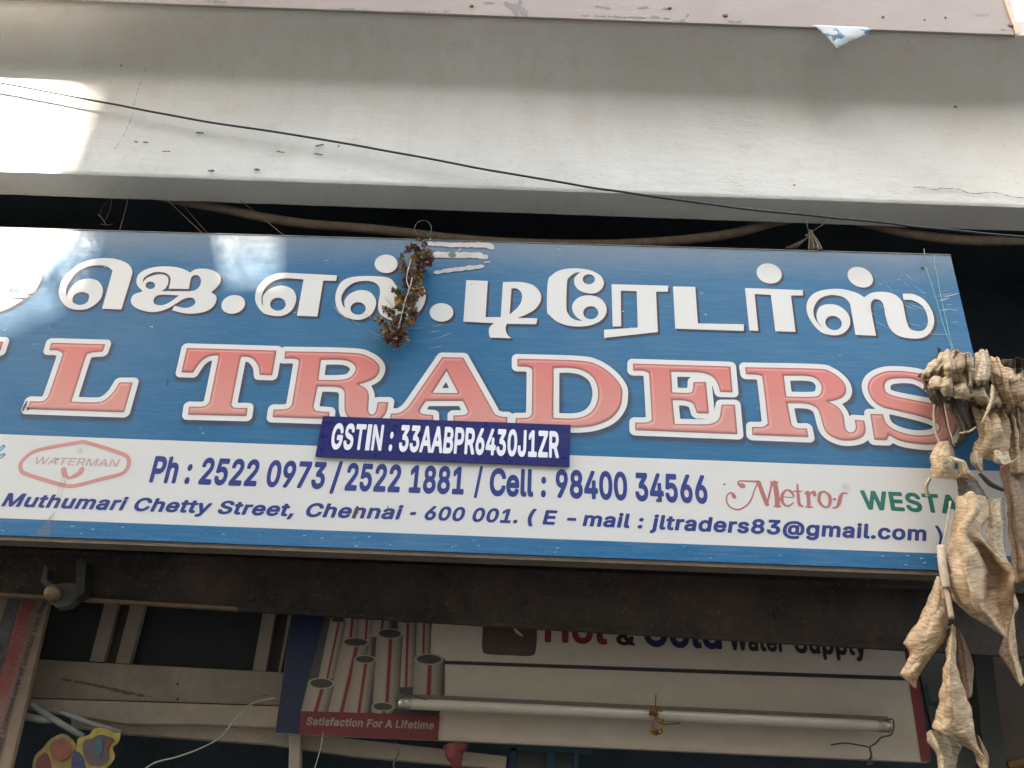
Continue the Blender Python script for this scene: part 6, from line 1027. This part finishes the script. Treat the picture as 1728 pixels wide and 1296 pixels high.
blobby('navy_patch', [(122, 1278), (132, 1268), (142, 1282), (144, 1304), (124, 1304)], 0.003, (0.035, 0.035, 0.11))

# ---------------------------------------------------------------- pipe advert board with slogan
MAW = simple('advert_dusty_white', (0.58, 0.475, 0.385), 0.55, 0.15, 3, 0.08, dirt=(0.42, 0.33, 0.26), dirt_amt=0.6)
ad = thing('pipe_advert_board', P(1000, 1150, Y_AD), 'wide dusty white pipe advert board with navy left edge and red slogan strip', 'advert board')
dax = lambda x: 1236 + (x - 464) * 0.0455
MB().slab([(497, 1000), (1512, 1030), (1568, dax(1568)), (464, 1236)], Y_AD, 0.03).build('board', MAW, ad)
flat('navy_strip', [(497, 1001), (558, 1003), (528, 1200), (513, 1239.5), (464.5, 1236.5)], Y_AD, 0.0012, simple('advert_navy', (0.010, 0.014, 0.055), 0.5, 0.2), ad)
flat('red_edge_strip', [(1516, 1031), (1532, 1032), (1571.5, dax(1570) - .5), (1554, dax(1554) - .5)], Y_AD, 0.0012, simple('advert_edge_red', (0.20, 0.018, 0.02), 0.5), ad)
flat('black_line', [(740, 1120.5), (740, 1114.5), (1537, 1142), (1538, 1149)], Y_AD, 0.0012, simple('advert_black', (0.018, 0.018, 0.02), 0.5), ad)
lg = Print(Y_AD, 0.003); lg.poly(catmull([(820, 1020), (900, 1022), (906, 1060), (904, 1098), (895, 1107), (860, 1106), (823, 1104), (814, 1096), (815, 1060)], 4, True)); lg.build('brown_emblem', simple('advert_brown', (0.085, 0.05, 0.04), 0.5), ad, 0.0012)
sw = Print(Y_AD, 0.002); sw.stroke([(866, 1058), (872, 1066), (881, 1073)], (2, 5, 3)); sw.stroke([(884, 1064), (876, 1050)], (1, 2)); sw.build('emblem_mark', MAW, ad, 0.0026)
ADR = simple('advert_red_ink', (0.22, 0.018, 0.022), 0.5); ADN = simple('advert_navy_ink', (0.012, 0.018, 0.07), 0.5); ADK = simple('advert_black_ink', (0.02, 0.018, 0.018), 0.5)
lettering('red_lettering', 'Hot', (919, 1084), (1025, 1088), 50, Y_AD, ADR, ad, 0.0014)
lettering('black_lettering', '&', (1040, 1088.5), (1072, 1090), 32, Y_AD, ADK, ad, 0.0014)
lettering('navy_lettering', 'Cold', (1086, 1091), (1219, 1096), 52, Y_AD, ADN, ad, 0.0014)
lettering('black_lettering', 'Water', (1231, 1097), (1326, 1101), 36, Y_AD, ADK, ad, 0.0014)
lettering('black_lettering', 'Supply', (1342, 1102), (1464, 1107), 38, Y_AD, ADK, ad, 0.0014)
# printed picture of pipes
Mpipe = G('advert_printed_pipe'); at = Mpipe.t.nodes.new('ShaderNodeAttribute'); at.attribute_name = 'Col'
Mpipe = Mpipe.done(at.outputs['Color'], 0.5, spec=.4)
zp = lambda x, y: (480 + x / 5.76, 1030 + y / 5.76)
flat('picture_ground', [zp(400, 40), zp(1440, 60), zp(1400, 440), zp(1560, 470), zp(1560, 800), zp(1500, 1025), zp(150, 985)], Y_AD, 0.0013, simple('advert_picture_ground', (0.06, 0.05, 0.042), 0.5), ad)
pipes = [((660, 40), 90, 0, (630, 330)), ((800, 30), 75, 0, (775, 440)), ((960, 30), 95, 0, (930, 260)), ((525, 95), 80, 28, (410, 660)), ((1355, 30), 75, 0, (1345, 440)), ((1195, 100), 92, 30, (1175, 740)), ((695, 312), 135, 46, (545, 985)), ((1025, 228), 128, 52, (985, 950)), ((785, 478), 108, 42, (715, 988)), ((360, 712), 130, 55, (295, 985)), ((1405, 478), 142, 56, (1390, 840)), ((960, 938), 112, 45, (960, 990))]
lf = 0.0016
for (cx, cy_), rx, ry, (bx_, by_) in pipes:
    lf += 0.0002; vs = []; cs = []; fs = []; N = 14
    for j in range(N + 1):
        u = j / N * 2 - 1; sh_ = 0.52 + 0.48 * math.sqrt(max(0, 1 - (u + .25) ** 2 * .62)); 
        col = np.array([0.36, 0.285, 0.225]) * (sh_ ** 3.2)
        if -0.02 < u < 0.20 and rx > 60: col = np.array([0.20, 0.018, 0.022]) * sh_ ** 2
        e = ry * math.sqrt(max(0, 1 - u * u))
        for (X_, Y_) in ((cx + u * rx, cy_ + e * 0.9), (bx_ + u * rx, min(985 + (bx_ + u * rx - 160) * .03, by_ + e * .3))):
            vs.append(P(*zp(X_, Y_), Y_AD) + Vector((0, -lf, 0))); cs.append(col)
    for j in range(N): fs.append((2 * j, 2 * j + 1, 2 * j + 3, 2 * j + 2))
    mkmesh('printed_pipe', vs, fs, Mpipe, ad, attr=np.array(cs))
    if ry:
        q = Print(Y_AD, 0.0026); q.poly(ell(cx, cy_, rx, ry, 2, 480, 1030, 5.76)); q.build('pipe_rim', simple('advert_pipe_rim', (0.33, 0.28, 0.215), 0.5), ad, lf + .0001)
        q = Print(Y_AD, 0.0026); q.poly(ell(cx, cy_, rx * .84, ry * .78, 2, 480, 1030, 5.76)); q.build('pipe_bore', simple('advert_pipe_bore', (0.055, 0.042, 0.036), 0.5), ad, lf + .0002)
MB().slab([zp(160, 978), zp(1508, 1020), zp(1492, 1266), zp(145, 1204)], Y_AD - 0.006, 0.003).build('red_slogan_strip', simple('advert_slogan_red', (0.17, 0.018, 0.02), 0.5, .15), ad)
lettering('slogan_lettering', 'Satisfaction For A Lifetime', (516.5, 1223.6), (732, 1230.8), 13.5, Y_AD - .006, simple('slogan_pale', (0.36, 0.27, 0.25), 0.5), ad, 0.0008, shear=.1)

# ---------------------------------------------------------------- tube light
tl = thing('tube_light', P(1080, 1205, 2.93), 'unlit fluorescent tube light fixed along the advert board', 'tube light')
g = G('unlit_tube_glass'); MT = g.done((0.42, 0.36, 0.29), 0.18, spec=.6)
a, b = P(676, 1187, 2.93), P(1498, 1226, 2.93)
MB().tube([a + (b - a) * t for t in (0, .01, .02, .5, .98, .99, 1)], [.012, .016, .017, .017, .017, .016, .012], 16).build('tube', MT, tl, True)
cap = simple('aluminium_cap', (0.36, 0.32, 0.27), 0.35, metal=.6)
for p, q in ((a, a + (b - a) * .022), (b, b + (a - b) * .022)):
    m = MB(); m.tube([p + (p - q) * .15, q], .0185, 14); m.build('end_cap', cap, tl, True)
m = MB(); A_ = P(668, 1176, 2.95); B_ = P(1500, 1215, 2.95); z0 = Vector((0, 0, -.011)); y0 = Vector((0, .05, 0))
m.prism([A_ + z0, B_ + z0, B_ - z0, A_ - z0], [A_ + z0 + y0, B_ + z0 + y0, B_ - z0 + y0, A_ - z0 + y0]); m.build('batten', simple('brown_batten', (0.15, 0.12, 0.10), 0.6), tl, bevel=.003)
for p in (a, b):
    m = MB(); q = p + Vector((0, -.006, .004)); m.prism([q + Vector((-.018, 0, -.03)), q + Vector((.018, 0, -.03)), q + Vector((.018, 0, .028)), q + Vector((-.018, 0, .028))], [r + Vector((0, .03, 0)) for r in [q + Vector((-.018, 0, -.03)), q + Vector((.018, 0, -.03)), q + Vector((.018, 0, .028)), q + Vector((-.018, 0, .028))]])
MKW = simple('dark_flex', (0.04, 0.035, 0.03), 0.6)
gtube('holder_wire', [(1492, 1216), (1506, 1214), (1508, 1228), (1503, 1240), (1488, 1244), (1478, 1254), (1468, 1262), (1472, 1280)], .0024, MKW, tl, 2.92)
gtube('holder_wire', [(1402, 1257), (1425, 1254), (1448, 1257), (1468, 1261)], .0024, MKW, tl, 2.92)
gtube('holder_wire', [(672, 1180), (688, 1172), (705, 1176), (722, 1182)], .0022, MKW, tl, 2.92)
gtube('holder_wire', [(1468, 1262), (1470, 1276), (1464, 1290), (1474, 1287)], .0034, MKW, tl, 2.93)
gy = thing('yellow_flower_string', P(1108, 1210, 2.9), 'small dried yellow flower string looped on the tube light', 'garland')
fy = [simple('dried_yellow_flower', (0.40, 0.22, 0.045), 0.9, .4, 90), simple('dried_amber_flower', (0.24, 0.12, 0.035), 0.9, .4, 90)]
byl = []
for k in range(4): me = bud_mesh(50 + k); me.materials.append(fy[k % 2]); byl.append(me)
for i in range(34):
    up_ = i % 2; x = random.gauss(1108, 6 if up_ else 7); y = random.gauss(1205, 8) if up_ else random.gauss(1234, 4)
    o = bpy.data.objects.new('flower', random.choice(byl)); COL.objects.link(o); o.location = P(x, y, 2.895 + random.uniform(-.012, .012)); o.scale = [random.uniform(.008, .013)] * 3
    o.rotation_euler = [random.uniform(0, 6.28) for _ in range(3)]; adopt(o, gy)
gtube('thread', [(1107, 1172), (1106, 1190), (1108, 1205), (1112, 1220), (1130, 1222), (1148, 1220)], .0016, MKW, gy, 2.9)

# ---------------------------------------------------------------- bottom and right edge clutter
MBL = simple('blue_frame_paint', (0.025, 0.075, 0.12), 0.6)
bf = thing('blue_window_frame', P(930, 1280, 3.2), 'dim blue window frame under the advert board', 'window frame')
for q in [[(862, 1258), (1000, 1265), (1000, 1272), (862, 1266)], [(862, 1262), (872, 1262), (868, 1310), (858, 1310)], [(922, 1268), (938, 1269), (936, 1310), (920, 1310)], [(968, 1270), (976, 1270), (976, 1310), (968, 1310)]]:
    MB().slab(q, 3.2, 0.03).build('frame_bar', MBL, bf)
MB().slab([(872, 1262), (968, 1268), (968, 1310), (868, 1310)], 3.235, 0.01).build('pane', simple('dusty_pane', (0.07, 0.065, 0.06), 0.3), bf)
kt = sheet('red_cloth', [[(748, 1258, .0), (768, 1252, .03), (788, 1256, .0)], [(752, 1274, .0), (768, 1272, .04), (784, 1274, 0)], [(762, 1290, 0), (770, 1292, .03), (780, 1290, 0)], [(764, 1312, 0), (770, 1313, .02), (778, 1312, 0)]], simple('dark_red_cloth', (0.16, 0.03, 0.03), 0.9), None, 3.0, ripple=.008, seed=41)
tag(kt, 'dark red cloth knot tied at the middle of the pale rail', 'cloth')
thread('hanging_string', [(666, 1254), (672, 1270), (664, 1290), (670, 1305)], 3.0, .003, simple('grey_string', (0.10, 0.095, 0.08), 0.9), 'dark string dangling over the pale rail', 'string')
rp = thing('right_poster', P(1600, 1180, 3.1), 'greyish poster with a teal letter L behind the hanging leaves', 'poster')
MB().slab([(1536, 1060), (1660, 1065), (1700, 1310), (1590, 1310)], 3.1, 0.015).build('sheet', simple('grey_poster', (0.115, 0.11, 0.095), 0.7, .2), rp)
lettering('teal_lettering', 'L', (1566, 1190), (1582, 1192), 34, 3.1, simple('teal_ink', (0.015, 0.07, 0.075), 0.6), rp, 0.002)
dp = MB().slab([(1636, 1040), (1668, 1042), (1700, 1310), (1664, 1310)], 2.98, 0.06).build('dark_post', simple('dark_post_paint', (0.035, 0.034, 0.03), 0.7, .4, 6), None, bevel=.003); tag(dp, 'dark upright post behind the dried leaves at the lower right', 'post')
rw = thing('brown_side_panel', P(1720, 1200, 3.05), 'brown wall panel at the far lower right edge with an orange strip', 'wall panel')
MB().slab([(1668, 1040), (1900, 1050), (1960, 1330), (1700, 1330)], 3.05, 0.05).build('panel', simple('brown_panel', (0.12, 0.085, 0.062), 0.8, .35, 5, dirt=(.05, .04, .035), dirt_amt=.7), rw)
MB().slab([(1700, 1286), (1760, 1272), (1762, 1282), (1704, 1296)], 3.04, 0.008).build('orange_strip', simple('orange_strip_paint', (0.25, 0.11, 0.03), 0.7), rw)
rs = MB().slab([(1664, 660), (1790, 665), (1800, 880), (1690, 830)], 2.98, 0.02).build('red_side_sign', simple('red_sign_paint', (0.28, 0.025, 0.02), 0.5, .3, 6), None); tag(rs, 'red signboard half hidden behind the dried leaves at the right edge', 'signboard')
wl = MB().slab([(1560, 380), (1900, 380), (2000, 640), (1620, 640)], 3.3, 0.02).build('navy_partition', simple('navy_partition_paint', (0.022, 0.036, 0.052), 0.8, .4, 5), None); tag(wl, 'very dark navy partition beyond the right end of the sign', 'partition')
thread('dark_wire', [(1622, 513), (1650, 513), (1690, 508), (1740, 500)], 3.27, .0022, simple('rusty_dark_wire', (0.05, 0.025, 0.02), 0.8), 'dim rusty wire crossing the dark partition at right', 'wire')
